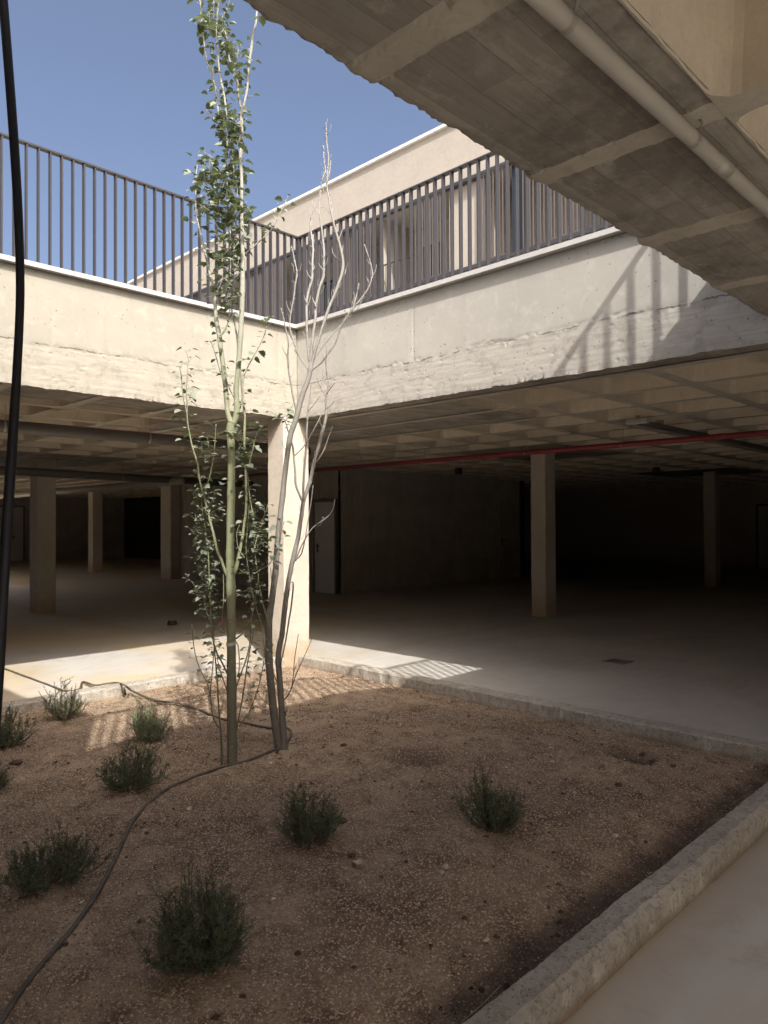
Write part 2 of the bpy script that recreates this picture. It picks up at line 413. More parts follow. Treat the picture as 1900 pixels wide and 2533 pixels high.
# ------------------------------------------------------------------ ceiling (waffle slab)
def build_ceiling():
    P, RW = .82, .10
    cxs = [1.31+P*k for k in range(-16, 31)]; cys = [4.10+P*k for k in range(-16, 36)]
    holes = [(XL, XC, YN, YC), (HX0, HX1, HY0, HY1), (RX0, RX1, RY0, RY1)]
    solids = [(XL-.35, XC+.30, YN-.62, YC+.62), (4.2, 6.95, 4.44, 8.30),
              (HX0-.5, HX1+.5, HY0-.5, HY1+.5), (RX0-.4, RX1+.4, RY0-.4, RY1+.4),
              (9.45, 11.95, 5.75, 7.85), (3.9, 6.3, 12.4, 14.9), (9.6, 11.9, 17.8, 20.2), (9.4, 11.5, 22.6, 24.6), (16.9, 19.3, 5.8, 8.0)]
    coff = []
    for i in range(len(cxs)-1):
        for j in range(len(cys)-1):
            r = [cxs[i]+RW/2, cxs[i+1]-RW/2, cys[j]+RW/2, cys[j+1]-RW/2]
            if r[1] < GX0 or r[0] > GX1 or r[3] < GY0 or r[2] > GY1: continue
            bad = False
            for s in solids:
                if r[1] > s[0] and r[0] < s[1] and r[3] > s[2] and r[2] < s[3]:
                    # cut the coffer short where enough of it is left
                    opts = [(s[3], r[3], 'y0'), (r[2], s[2], 'y1'), (s[1], r[1], 'x0'), (r[0], s[0], 'x1')]
                    best = max(opts, key=lambda o: o[1]-o[0])
                    if best[1]-best[0] > .28:
                        if best[2] == 'y0': r[2] = s[3]
                        elif best[2] == 'y1': r[3] = s[2]
                        elif best[2] == 'x0': r[0] = s[1]
                        else: r[1] = s[0]
                    else: bad = True; break
            if not bad and r[1]-r[0] > .2 and r[3]-r[2] > .2: coff.append(tuple(r))
    xs = {GX0, GX1}; ys = {GY0, GY1}
    for r in coff+holes: xs |= {round(r[0], 4), round(r[1], 4)}; ys |= {round(r[2], 4), round(r[3], 4)}
    for c in cxs: xs |= {round(c-RW/2, 4), round(c+RW/2, 4)}
    for c in cys: ys |= {round(c-RW/2, 4), round(c+RW/2, 4)}
    ys.add(round(YN-.07, 4))
    xs = sorted(x for x in xs if GX0 <= x <= GX1); ys = sorted(y for y in ys if GY0 <= y <= GY1)
    b = MB()
    # lookup of covered cells
    cov = coff+holes
    X = np.array([(xs[i]+xs[i+1])/2 for i in range(len(xs)-1)]); Y = np.array([(ys[i]+ys[i+1])/2 for i in range(len(ys)-1)])
    C = np.zeros((len(X), len(Y)), bool)
    for r in cov: C |= ((X > r[0]) & (X < r[1]))[:, None] & ((Y > r[2]) & (Y < r[3]))[None, :]
    ribx = np.array([any(abs(x-c) < RW/2 for c in cxs) for x in X]); riby = np.array([any(abs(y-c) < RW/2 for c in cys) for y in Y])
    for i in range(len(X)):
        for j in range(len(Y)):
            if C[i, j]: continue
            x0, x1, y0, y1 = xs[i], xs[i+1], ys[j], ys[j+1]
            if YN-.63 < Y[j] < YN and -2 < X[i] < XC+.5:
                continue                       # strip beside the opening is meshed finely below
            if ribx[i] or riby[j]: z, mi = ZB, 1
            else: z, mi = ZB+.007, 0
            insol = any(s[0] < X[i] < s[1] and s[2] < Y[j] < s[3] for s in solids)
            if insol and riby[j] and not ribx[i]: z, mi = ZB+.006, 0
            b.quad((x0,y0,z),(x0,y1,z),(x1,y1,z),(x1,y0,z), mi)
    # coffers with rounded corners and a burred lip
    for (x0, x1, y0, y1) in coff:
        near = (x0-1)**2+(y0-1)**2 < 90
        cr = .07; k = 5 if near else 3; ms = 9 if near else 1
        ring = []; outer = []
        cc = [(x1-cr, y1-cr, 0, x1, y1), (x0+cr, y1-cr, 90, x0, y1), (x0+cr, y0+cr, 180, x0, y0), (x1-cr, y0+cr, 270, x1, y0)]
        for q in range(4):
            cx, cy, a0, ox, oy = cc[q]
            for t in range(k):
                a = RAD(a0+90*t/(k-1)); ring.append((cx+cr*math.cos(a), cy+cr*math.sin(a))); outer.append((ox, oy))
            nx = cc[(q+1) % 4]
            A = ring[-1]; Bp = (nx[0]+cr*math.cos(RAD(nx[2])), nx[1]+cr*math.sin(RAD(nx[2])))
            for t in range(1, ms):
                u = t/ms; pt = (A[0]+(Bp[0]-A[0])*u, A[1]+(Bp[1]-A[1])*u); ring.append(pt)
                outer.append((min(max(pt[0], x0), x1), min(max(pt[1], y0), y1)))
        n = len(ring); mx, my = (x0+x1)/2, (y0+y1)/2; vs = []
        for (px, py), (ox, oy) in zip(ring, outer):
            sh = .004+.006*random.random() if near else .004
            d = math.hypot(px-mx, py-my); vs.append((px-(px-mx)/d*sh, py-(py-my)/d*sh, ZB+random.uniform(-.003, .001)))
        ov = [(ox+(1e-5 if 0 else 0), oy, ZB) for ox, oy in outer]
        H1 = .27; ins = .045
        up = [(px+(mx-px)*ins*2.2, py+(my-py)*ins*2.2, ZB+H1) for px, py in ring]
        up2 = [(px+(mx-px)*ins*3.2, py+(my-py)*ins*3.2, ZB+H1+.035) for px, py in ring]
        b.add(ov+vs, [(i, (i+1) % n, n+(i+1) % n, n+i)[::-1] for i in range(n)], 1)
        b.add(vs+up+up2, [(i, (i+1) % n, n+(i+1) % n, n+i) for i in range(n)]+[(n+i, n+(i+1) % n, 2*n+(i+1) % n, 2*n+i) for i in range(n)]+[tuple(2*n+i for i in range(n))], 2)
    # finely meshed strip over the near kerb, with its ragged broken edge
    x0, x1 = -2.0, XC+.5
    bandx = [c for c in cxs if x0-.1 < c < x1+.1]
    step = .014; nx_ = int((x1-x0)/step); ya = YN-.63; yl = [ya+(YN-ya)*k/34 for k in range(35)]
    vs = []; fs = []; ms_ = []
    for i in range(nx_+1):
        x = x0+(x1-x0)*i/nx_
        e = .012*fbm(x*6, 3, 0)+.010*fbm(x*28, 9, 1)+.006*mn.noise(Vector((x*90, 1, 1)))-.004
        inband = min(abs(x-c) for c in bandx)
        for k, y in enumerate(yl):
            fr = k/34
            yy = y+e*ss(.8, 1, fr)
            z = ZB+.0025*fbm(x*9, y*9, 2)
            jit = .004*mn.noise(Vector((y*30, x, 7)))
            z += .009*ss(RW/2-.004, RW/2+.006, inband+jit)
            if abs(inband+jit-RW/2-.004) < .012: z += .008*max(0, mn.noise(Vector((x*40, y*25, 4)))+.35)
            if k == 34: z += .008+.008*abs(fbm(x*20, 0, 5))
            z -= .004*ss(.86, .93, fr)*(1-ss(.93, .99, fr))*(.5+mn.noise(Vector((x*10, 5, y*10))))
            vs.append((x, yy, z))
    for i in range(nx_):
        xm = x0+(x1-x0)*(i+.5)/nx_; ib = min(abs(xm-c) for c in bandx) < RW/2
        for k in range(34):
            a = i*35+k; fs.append((a, a+1, a+36, a+35)); ms_.append(1 if ib else 0)
    n = len(b.v); b.v.extend(vs); b.f.extend([tuple(q+n for q in f) for f in fs]); b.m.extend(ms_)
    # top of the slab
    txs = sorted({GX0-60, XL-.1, XC+.1, HX0-.1, HX1+.1, RX0-.1, RX1+.1, GX1+60}); tys = sorted({GY0-60, YN-.1, YC+.1, HY0-.1, HY1+.1, RY0-.1, RY1+.1, GY1+60})
    for i in range(len(txs)-1):
        for j in range(len(tys)-1):
            xm, ym = (txs[i]+txs[i+1])/2, (tys[j]+tys[j+1])/2
            if (XL-.1 < xm < XC+.1 and YN-.1 < ym < YC+.1) or (HX0-.1 < xm < HX1+.1 and HY0-.1 < ym < HY1+.1) or (RX0-.1 < xm < RX1+.1 and RY0-.1 < ym < RY1+.1): continue
            b.quad((txs[i],tys[j],3.32),(txs[i+1],tys[j],3.32),(txs[i+1],tys[j+1],3.32),(txs[i],tys[j+1],3.32), 3)
    o = b.build('ceiling', [M['soffit'], M['rib'], M['coffer'], M['render']])
    tag(o, kind='structure')
build_ceiling()

# ------------------------------------------------------------------ parapet walls round the patio
CO = .06                                            # coping overhang
def wall_grid(root, axis, a0, a1, fixed, sgn, fine0, fine1):
    """wall face at `fixed`, its visible side towards -sgn; a = running coordinate"""
    b = MB(); zt = ZT-.045
    nz = 96; zs = [ZB-.004+(zt-ZB+.004)*k/nz for k in range(nz+1)]
    As = [a0] if fine0-a0 > .02 else []
    n = int((fine1-fine0)/.0105); As += [fine0+(fine1-fine0)*i/n for i in range(n+1)]
    if a1-fine1 > .02: As.append(a1)
    vs = []
    for a in As:
        e = .016*fbm(a*5, fixed, 0)+.012*fbm(a*24, fixed, 3)
        for k, z in enumerate(zs):
            zj = 3.118+.035*fbm(a*2.2, 4, fixed)+.014*fbm(a*15, 8, fixed)
            d = z-zj
            off = .0015*(1-ss(-.012, .012, d))                                   # lower pour stands proud
            off += .011*math.exp(-(d/.020)**2)*(fbm(a*14, z*26, fixed)-.25)*ss(-.35, .25, fbm(a*1.1, 3, fixed))*.7          # torn joint
            off += .0016*fbm(a*2.0, z*30, fixed)*(1-ss(-.02, .02, d))               # board marks
            off += .0010*fbm(a*6, z*6, fixed)
            if d < .05: off -= .012*max(0, mn.noise(Vector((a*24, z*38, fixed+2)))-.5)*2.2
            vj = 4.62 if axis == 'y' else 4.86
            off -= .004*math.exp(-((a-vj-.004*fbm(z*6, 1, 1))/.009)**2)*ss(.0, .03, d)
            lowedge = 1-ss(0, .05, z-ZB)
            off -= lowedge*.012*abs(fbm(a*30, 2, 1))
            zz = z+(e*.5 if k < 6 else 0)*(1-k/6)
            p = (a, fixed-sgn*off, zz) if axis == 'x' else (fixed-sgn*off, a, zz)
            vs.append(p)
    m_ = nz+1; fs = []
    for i in range(len(As)-1):
        for k in range(nz):
            q = i*m_+k; fs.append((q, q+m_, q+m_+1, q+1) if (axis == 'x') == (sgn > 0) else (q, q+1, q+m_+1, q+m_))
    b.add(vs, fs)
    # the body of the wall behind the face
    t0, t1 = (fixed+.03*sgn, fixed+.30*sgn); lo, hi = min(t0, t1), max(t0, t1)
    if axis == 'x': b.box((a0, lo, ZB+.012), (a1, hi, zt-.002))
    else: b.box((lo, a0, ZB+.012), (hi, a1, zt-.002))
    return child(b, 'cast_wall', M['wall_cream_dimmed' if axis == 'x' else 'wall'], root, True)
def coping(root, axis, a0, a1, fixed, sgn, joints):
    for i in range(len(joints)-1):
        b = MB(); s, e = joints[i]+.002, joints[i+1]-.002
        lo, hi = sorted((fixed-CO*sgn, fixed+.26*sgn))
        z0, z1 = ZT-.040, ZT
        c = .004
        if axis == 'x': b.box((s, lo, z0), (e, hi, z1))
        else: b.box((lo, s, z0), (hi, e, z1))
        child(b, 'coping_slab', M['coping'], root)
def parapet(label, axis, a0, a1, fixed, sgn, fine0, fine1, jts):
    loc = ((a0+a1)/2, fixed, ZB) if axis == 'x' else (fixed, (a0+a1)/2, ZB)
    r = empty('parapet_wall', loc, label, 'parapet wall', 'parapet walls round the patio opening')
    wall_grid(r, axis, a0, a1, fixed, sgn, fine0, fine1); coping(r, axis, a0, a1, fixed, sgn, jts)
    return r
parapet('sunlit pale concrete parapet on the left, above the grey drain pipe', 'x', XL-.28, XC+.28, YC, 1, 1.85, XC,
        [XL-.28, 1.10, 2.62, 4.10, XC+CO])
parapet('sunlit concrete parapet on the right crossed by the slanting railing shadow', 'y', YN-.28, YC+.0, XC, 1, 1.75, YC-.014,
        [YN-.28, 1.35, 3.18, 4.72, YC-CO])
for lab, ax, a0, a1, fx in (('concrete parapet over the near slab edge, right above the viewer', 'x', XL-.28, XC+.03, YN),
                            ('concrete parapet on the left-hand side of the opening', 'y', YN+.0, YC, XL)):
    loc = ((a0+a1)/2, fx, ZB) if ax == 'x' else (fx, (a0+a1)/2, ZB)
    r = empty('parapet_wall', loc, lab, 'parapet wall', 'parapet walls round the patio opening')
    b = MB(); c = MB()
    if ax == 'x': b.box((a0, fx-.28, ZB+.02), (a1, fx-.012, ZT-.045)); c.box((a0, fx-.26, ZT-.04), (a1, fx+.04, ZT))
    else: b.box((fx-.28, a0, ZB+.02), (fx-.012, a1, ZT-.045)); c.box((fx-.26, a0+CO+.002, ZT-.04), (fx+.04, a1-CO-.002, ZT))
    child(b, 'cast_wall', M['wall'], r); child(c, 'coping_slab', M['coping'], r)
# walls of the second patio
r = empty('parapet_wall', (HX1, HY1, ZB), 'concrete upstand round the far second opening at the back left', 'parapet wall')
b = MB()
b.box((HX0-.2, HY0-.2, ZB+.01), (HX1+.2, HY0, 3.7)); b.box((HX0-.2, HY1, ZB+.01), (HX1+.2, HY1+.2, 3.7))
b.box((HX0-.2, HY0+.002, ZB+.01), (HX0, HY1-.002, 3.7)); b.box((HX1, HY0+.002, ZB+.01), (HX1+.2, HY1-.002, 3.7))
child(b, 'cast_wall', M['wall'], r)

r = empty('parapet_wall', (RX1, RY1, ZB), 'concrete upstand round the unseen opening added for light behind the viewer', 'parapet wall')
b = MB()
b.box((RX0-.2, RY0-.2, ZB+.01), (RX1+.2, RY0, 3.7)); b.box((RX0-.2, RY1, ZB+.01), (RX1+.2, RY1+.2, 3.7))
b.box((RX0-.2, RY0+.002, ZB+.01), (RX0, RY1-.002, 3.7)); b.box((RX1, RY0+.002, ZB+.01), (RX1+.2, RY1-.002, 3.7))
child(b, 'cast_wall', M['wall'], r)

# ------------------------------------------------------------------ railings
RO = .171
def railing(label, axis, a0, a1, fixed, pos, post_at=None):
    loc = ((a0+a1)/2, fixed, ZT) if axis == 'x' else (fixed, (a0+a1)/2, ZT)
    r = empty('railing', loc, label, 'railing', 'steel railings on the parapets')
    b = MB(); h = .0275
    if axis == 'x': b.box((a0, fixed-h, ZR-.016), (a1, fixed+h, ZR))
    else: b.box((fixed-h, a0, ZR-.0155), (fixed+h, a1, ZR-.0005))
    child(b, 'top_rail', M['metal'], r)
    me = None
    for p in pos:
        if me is None:
            b = MB(); w2, d2 = (.006, .023) if axis == 'x' else (.023, .006)
            b.box((-w2, -d2, 0), (w2, d2, ZR-.0165-ZT)); o = b.build('baluster', M['metal']); me = o
        else:
            o = me.copy(); COL.objects.link(o)
        o.parent = r
        o.location = (p-loc[0], 0, 0) if axis == 'x' else (0, p-loc[1], 0)
    if post_at is not None:
        b = MB(); b.box((post_at-.024, fixed-.0268, ZT) if axis == 'x' else (fixed-.024, post_at-.024, ZT),
                        (post_at+.024, fixed+.0268, ZR-.017) if axis == 'x' else (fixed+.024, post_at+.024, ZR-.017))
        child(b, 'corner_post', M['metal'], r)
cx, cy, ox, oy = XC+RO, YC+RO, XL-RO+.06, YN-RO
Pp = .0994
railing('dark steel railing seen against the blue sky, on the left parapet', 'x', ox-.2, cx+.0275, cy, [cx-Pp*(k+1) for k in range(46)], cx)
railing('dark steel railing in front of the slatted screens, on the right parapet', 'y', oy-.2, cy-.028, cx, [cy-.1029*(k+1) for k in range(50)])
railing('steel railing over the near slab edge that throws the slanting shadow', 'x', ox-.2, cx, oy, [4.346+.1025*k for k in range(-40, 9)], ox)
railing('steel railing on the left-hand side of the opening', 'y', oy, cy-.03, ox, [cy-.1*(k+1) for k in range(53)])

# ------------------------------------------------------------------ columns
def column(label, x0, x1, y0, y1, mat='column', h=ZB, group='square concrete columns'):
    r = MB(); cx_, cy_ = (x0+x1)/2, (y0+y1)/2
    c = .008; nz = 60; vs = []
    prof = [(x0+c, y0), (x1-c, y0), (x1, y0+c), (x1, y1-c), (x1-c, y1), (x0+c, y1), (x0, y1-c), (x0, y0+c)]
    for k in range(nz+1):
        z = (h+.004)*k/nz
        for i, (x, y) in enumerate(prof):
            j = .004*fbm(x*4+i, z*5, y)
            vs.append((x+(j if x < cx_ else -j), y+(abs(j) if y < cy_ else -j), z))
    fs = [(k*8+i, k*8+(i+1) % 8, (k+1)*8+(i+1) % 8, (k+1)*8+i) for k in range(nz) for i in range(8)]
    r.add(vs, fs)
    o = r.build('concrete_column', M[mat], loc=(cx_, cy_, 0))
    tag(o, label, 'column', group); return o
column('sunlit concrete column at the inner corner of the patio, behind the bare sapling', 4.93, 5.285, YC, 6.665)
column('beige concrete column in the left bay behind the hanging black cable', 4.93, 5.26, 13.47, 13.82)
column('thin far column between the left column and the poplar, leftmost of that pair', 10.33, 10.66, 23.45, 23.80)
column('far column just left of the poplar, right one of that pair', 10.55, 10.86, 18.85, 19.42)
column('pale concrete column in the right bay under the red pipe', 10.56, 10.875, 6.60, 6.885)
column('dim far column deep in the dark right bay', 17.95, 18.25, 6.56, 6.83)

# ------------------------------------------------------------------ kerb of the planting bed
def kerb():
    KZ = .122
    b = MB()
    def run(axis, a0, a1, inner, outer, ch, seed, step=.02):
        s = 1 if outer > inner else -1
        prof = [(inner, -.02), (inner, KZ*.5), (inner, KZ-.012), (inner+s*.010, KZ)]
        for q in (.25, .5, .75): prof.append((inner+(outer-inner)*q, KZ))
        prof += [(outer-s*ch, KZ), (outer, KZ-ch*.8), (outer, KZ*.45), (outer, -.02)]
        n = int((a1-a0)/step); m_ = len(prof); vs = []
        for i in range(n+1):
            a = a0+(a1-a0)*i/n
            for k, (p, z) in enumerate(prof):
                chip = .006*max(0, mn.noise(Vector((a*17, seed, k*.6))))*(k in (2, 3, 7, 8))
                wz = .004*fbm(a*2.2, seed, 0)+.003*fbm(a*18, seed, k*.4)
                wp = .006*fbm(a*1.7, seed+5, 0)+.003*fbm(a*15, seed, k)
                q = p+wp-(s*chip if k > 5 else -s*chip); zz = z+(wz-chip*.8 if z > .03 else 0)
                vs.append((a, q, zz) if axis == 'x' else (q, a, zz))
        fs = []
        for i in range(n):
            for k in range(m_-1):
                q = i*m_+k; f = (q, q+1, q+m_+1, q+m_)
                fs.append(f if (axis == 'x') == (s > 0) else f[::-1])
        fs += [tuple(range(m_)), tuple(n*m_+k for k in range(m_))[::-1]]
        b.add(vs, fs)
    run('y', YN-.02, YC-.002, XC, XC+.150, .012, 1)
    run('x', XL-.15, 4.928, YC, YC+.150, .012, 2)
    run('x', XL-.15, XC+.150, YN, YN-.125, .028, 3)
    run('y', YN+.002, YC-.002, XL, XL-.15, .012, 4)
    o = b.build('planter_kerb', M['kerb'])
    tag(o, 'low weathered concrete kerb running round the brown planting bed', 'kerb')
kerb()

# ------------------------------------------------------------------ soil
PITS = [(3.36, 3.03, .13, .06), (4.42, 2.16, .12, .085), (2.55, 4.75, .3, -.02), (4.36, 3.93, .12, .02)]
def soil_h(x, y, fine=True):
    e = min(XC-x, YC-y, y-YN, x-XL)
    near = min(XC-x, y-YN)
    h = .012+.10*ss(0, .9, e)+.025*ss(.6, 1.8, near)
    h += .018*fbm(x*1.3, y*1.3, 0, 3)+.012*fbm(x*5, y*5, 2, 3)
    h += .03*math.exp(-(((x-4.85)**2)/.04+((y-4.75)**2)/.05))
    if fine: h += .006*fbm(x*9, y*9, 5, 3)+.010*max(0, fbm(x*24, y*24, 5, 3)-.1)+.005*fbm(x*70, y*70, 8, 2)
    for (a, c, r, d) in PITS:
        q = ((x-a)**2+(y-c)**2)/r**2
        if q < 9: h -= d*math.exp(-q)-.35*d*math.exp(-(math.sqrt(q)-1.7)**2*4)
    return max(h, .008)
def build_soil():
    n = 330; b = MB(); vs = []
    x0, x1, y0, y1 = XL+.0, XC+.012, YN-.012, YC+.012
    for i in range(n+1):
        for j in range(n+1):
            x = x0+(x1-x0)*i/n; y = y0+(y1-y0)*j/n; vs.append((x, y, soil_h(x, y)))
    fs = [(i*(n+1)+j, (i+1)*(n+1)+j, (i+1)*(n+1)+j+1, i*(n+1)+j+1) for i in range(n) for j in range(n)]
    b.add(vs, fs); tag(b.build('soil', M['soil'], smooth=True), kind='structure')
build_soil()
def build_gravel():
    N = 120000; vs = np.zeros((N, 6, 3)); k = 0
    base = np.array([(1,0,0),(0,1,0),(-1,0,0),(0,-1,0),(0,0,.75),(0,0,-.6)], float)
    while k < N:
        u = rng.random()
        x = XL+(XC-XL)*rng.random(); y = YN+(YC-YN)*rng.random()
        if (x*x+y*y) > 22 and rng.random() < .3: continue
        dens = .5+.5*fbm(x*1.4, y*1.4, 11, 3)
        if rng.random() > .12+1.3*dens: continue
        if y < YN+.17+.42*(mn.noise(Vector((x*3, y*3, 1)))*.5) and rng.random() < .75: continue
        r = .0020+.0032*rng.random()**3
        if rng.random() < .006: r *= 2.3
        th = rng.random()*6.283; c, s = math.cos(th), math.sin(th)
        q = base*(r*(1+.5*rng.random()), r*(.7+.5*rng.random()), r*(.6+.5*rng.random()))
        q = q+rng.normal(0, r*.15, (6, 3))
        q = q@np.array([[c, s, 0], [-s, c, 0], [0, 0, 1]])
        vs[k] = q+(x, y, soil_h(x, y)+r*.35); k += 1
    f = np.array([(0,1,4),(1,2,4),(2,3,4),(3,0,4),(1,0,5),(2,1,5),(3,2,5),(0,3,5)])
    F = (f[None]+(np.arange(N)*6)[:, None, None]).reshape(-1, 3)
    me = bpy.data.meshes.new('gravel'); me.vertices.add(N*6); me.vertices.foreach_set('co', vs.reshape(-1))
    me.loops.add(len(F)*3); me.loops.foreach_set('vertex_index', F.reshape(-1).astype(np.int32))
    me.polygons.add(len(F)); me.polygons.foreach_set('loop_start', np.arange(0, len(F)*3, 3, dtype=np.int32))
    me.update(calc_edges=True); me.validate(); me.materials.append(M['pebble'])
    o = bpy.data.objects.new('gravel', me); COL.objects.link(o)
    tag(o, 'fine brown gravel scattered over the planting bed', 'gravel', kind='stuff')
build_gravel()

# ------------------------------------------------------------------ branches and leaves
def branch(mb, pts, d0, n=8, wob=.12, drift=0.0, seg=5):
    """pts: (px, py, width in photo pixels[, depth offset]) -> tapered wobbly tube; returns the path"""
    P = []
    for i, p in enumerate(pts):
        dd = p[3] if len(p) > 3 else drift*i/(len(pts)-1)
        v = at(p[0], p[1], d0+dd); P.append((v.x, v.y, v.z, max(p[2], 1.3)*(d0+dd)/FPX/2))
    S = spline(P, seg)
    rad = []
    for i, s in enumerate(S):
        r = s[3]
        if i % (seg*2) == 0 and r > .003: r *= 1.10           # nodes
        rad.append(r)
    pp = [Vector(s[:3])+Vector((mn.noise(Vector((s[2]*9, 1, s[0]))), mn.noise(Vector((s[2]*9, 7, s[1]))), 0))*(.0035 if s[3] < .012 else .002) for s in S]
    mb.tube(pp, rad, n=n, wob=wob); return pp
def leaf(mb, base, dirv, nrm, L, W, lobed=True, curl=.15):
    d = dirv.normalized(); s = d.cross(nrm).normalized(); u = s.cross(d)
    if lobed: pr = [(0, 0), (.10, .26), (.24, .50), (.34, .40), (.46, .54), (.58, .36), (.70, .40), (.82, .17), (1, 0)]
    else: pr = [(0, 0), (.2, .32), (.45, .46), (.7, .34), (1, 0)]
    k = len(pr); j = random.uniform(.8, 1.2)
    mid = [base+d*(t*L)-u*(curl*L*t*t) for t, w_ in pr]
    a = [mid[i]+s*(w_*W*j)+u*(w_*W*.35) for i, (t, w_) in enumerate(pr)]
    c = [mid[i]-s*(w_*W/j)+u*(w_*W*.35) for i, (t, w_) in enumerate(pr)]
    vs = mid+a[1:-1]+c[1:-1]; A = k; Cc = k+k-2
    fs = [(0, 1, A), (0, Cc, 1)]
    for i in range(1, k-2):
        fs.append((i, i+1, A+i, A+i-1)); fs.append((i+1, i, Cc+i-1, Cc+i))
    fs.append((k-2, k-1, A+k-3)); fs.append((k-1, k-2, Cc+k-3))
    mb.add(vs, fs)
def leaves_on(mb, wood, path, gap, size, start=0.0, end=1.0, spread=.05, both=True):
    L = [0]
    for i in range(1, len(path)): L.append(L[-1]+(path[i]-path[i-1]).length)
    tot = L[-1]; s = tot*start; i = 0; ang = random.random()*6
    while s < tot*end:
        while i < len(L)-2 and L[i+1] < s: i += 1
        t = (s-L[i])/max(L[i+1]-L[i], 1e-6); p = path[i].lerp(path[i+1], t)
        ang += 2.4+random.uniform(-.5, .5)
        out = Vector((math.cos(ang), math.sin(ang), random.uniform(.1, .8))).normalized()
        pl = spread*random.uniform(.4, 1.3); tip = p+out*pl
        wood.tube([p, p+out*pl*.5+Vector((0, 0, .004)), tip], [.0011, .0008, .0006], n=4)
        z = random.uniform(-.5, .25)
        d = Vector((out.x, out.y, z)).normalized()
        nrm = (Vector((0, 0, 1))+Vector((random.gauss(0, .35), random.gauss(0, .35), random.gauss(0, .15)))).normalized()
        sz = size*random.uniform(.5, 1.25)
        leaf(mb, tip, d, nrm, sz, sz*.8, curl=random.uniform(0, .35))
        s += gap*random.uniform(.5, 1.5)

# poplar: depth of its foot along the view axis
zb_ = soil_h(2.56, 3.83)
v = (Fv*FPX+Rv*(575-PW/2)-Uv*(1890-PH/2)); DP = FPX*(zb_-HC)/v.z
foot = at(575, 1890, DP)
pop = empty('poplar_tree', (foot.x, foot.y, foot.z-.02), 'slim young poplar with green leaves and a smooth green trunk, left of the bare sapling', 'tree')
wood, fol = MB(), MB()
B = lambda pts, **k: branch(wood, pts, DP, **k)
B([(575,1900,27),(574,1860,25),(573,1700,23),(572,1560,21.5),(571,1450,23),(570,1409,22),(569,1370,20),(570,1305,20),(572,1222,19),(572,1150,18),(572,1097,18),(570,1065,20),(575,1042,22)], n=14, wob=.05)
pa = B([(573,1050,15),(563,1021,13),(561,989,12.5),(553,913,12),(544,848,11.5),(542,830,13),(535,793,10),(532,761,9.5),(532,722,8.5),(521,684,7),(506,617,6),(494,570,5),(485,513,4),(484,456,3.2),(489,408,2.5),(494,392,1.6)], n=10, drift=.10)
pb = B([(576,1050,16),(585,1021,15),(585,956,13),(590,902,13),(594,837,13.5),(598,772,13),(600,720,12.5),(601,646,10.5),(599,570,9),(598,494,8),(597,418,8),(596,380,9),(598,323,9.5),(599,275,9),(603,262,7),(607,245,6),(612,218,5.5),(615,171,5.5),(621,123,7),(625,85,5.5),(631,61,5),(637,10,4),(645,-60,3)], n=10, drift=-.12)
pc = B([(598,270,7),(589,237,6),(588,209,6),(581,180,5),(568,152,4.5),(560,95,4),(551,63,3.5),(550,44,3),(564,15,2.5),(572,-40,2)], drift=.05)
pd = B([(574,1425,12),(584,1405,11),(594,1360,8),(600,1325,7.5),(609,1263,6.5),(609,1201,6),(606,1150,5.5),(605,1100,5.5),(605,1032,6),(598,945,5.5),(592,891,5),(583,815,4.5),(572,761,4),(567,690,4),(567,640,4),(567,570,3.5),(563,500,3),(559,450,3),(557,408,2.5),(561,350,2)], drift=.14)
L1 = B([(563,500,3),(560,400,4),(562,342,4),(548,300,4),(541,280,4.5),(537,250,4.5),(532,218,5),(526,190,5),(513,156,4),(505,114,3.5),(502,85,3.5),(497,28,4),(495,0,4),(490,-60,3)], drift=.05)
L2 = B([(580,440,3.5),(572,340,4),(562,290,4),(558,260,4.5),(551,218,5),(543,180,5),(538,123,4.2),(534,91,3.6),(536,47,4),(541,9,3.6),(546,-60,3)], drift=-.05)
L3 = B([(535,80,2.5),(527,57,3),(529,10,3),(527,-50,2)]); L4 = B([(526,186,3),(525,150,2),(522,106,1.6)])
pe = B([(564,1428,10),(557,1413,8),(547,1385,7.5),(538,1363,7.5),(519,1284,6.5),(503,1222,5.5),(492,1180,5),(489,1150,4.5),(477,1108,4),(468,1065,3.5),(461,1020,3.2),(454,985,3),(450,940,2.5),(443,902,1.8)], drift=-.16)
pf = B([(463,1025,2.5),(462,956,2.2),(465,889,2),(459,865,1.5)]); pg = B([(507,1215,3),(520,1173,2.5),(531,1108,2.2),(535,1049,1.6)], drift=-.1)
tw = []
def T(pts, **k): q = B(pts, n=6, **k); tw.append(q); return q
sa = T([(550,1895,6),(546,1812,4.5),(541,1745,4),(537,1678,3.6),(531,1611,3.2),(523,1554,3),(519,1471,2.8),(515,1367,2.6),(501,1263,2.4),(497,1205,1.8)], drift=-.05)
sb = T([(541,1801,3),(526,1767,3),(521,1712,2.6),(526,1656,2.6),(528,1567,2.2),(505,1492,2),(499,1409,1.6)])
sc_ = T([(525,1745,2),(512,1690,2),(490,1643,2),(478,1589,2),(475,1545,1.5)])
sd = T([(566,1672,5),(550,1640,4.5),(535,1611,4),(524,1567,3),(521,1500,2.6),(514,1440,2)])
se = T([(567,1722,3.5),(552,1680,2.8),(541,1645,2.2),(533,1600,1.6)]); sf = T([(583,1815,4),(590,1780,3),(602,1714,3.6),(617,1611,2.8),(628,1562,2)])
sg = T([(592,1795,2.4),(619,1756,2.6),(642,1689,2.4),(653,1634,2.2),(651,1578,1.8),(646,1540,1.5)]); sh = T([(584,1700,3.5),(608,1634,3),(619,1578,2.4),(622,1530,1.8)])
si = T([(583,1580,4.5),(606,1560,4),(624,1520,3.4),(634,1470,2.6),(640,1420,2)])
sj = T([(650,1552,3),(630,1492,3.4),(615,1415,3.4),(609,1346,3),(614,1290,2.5),(618,1222,2.2)], drift=.06)
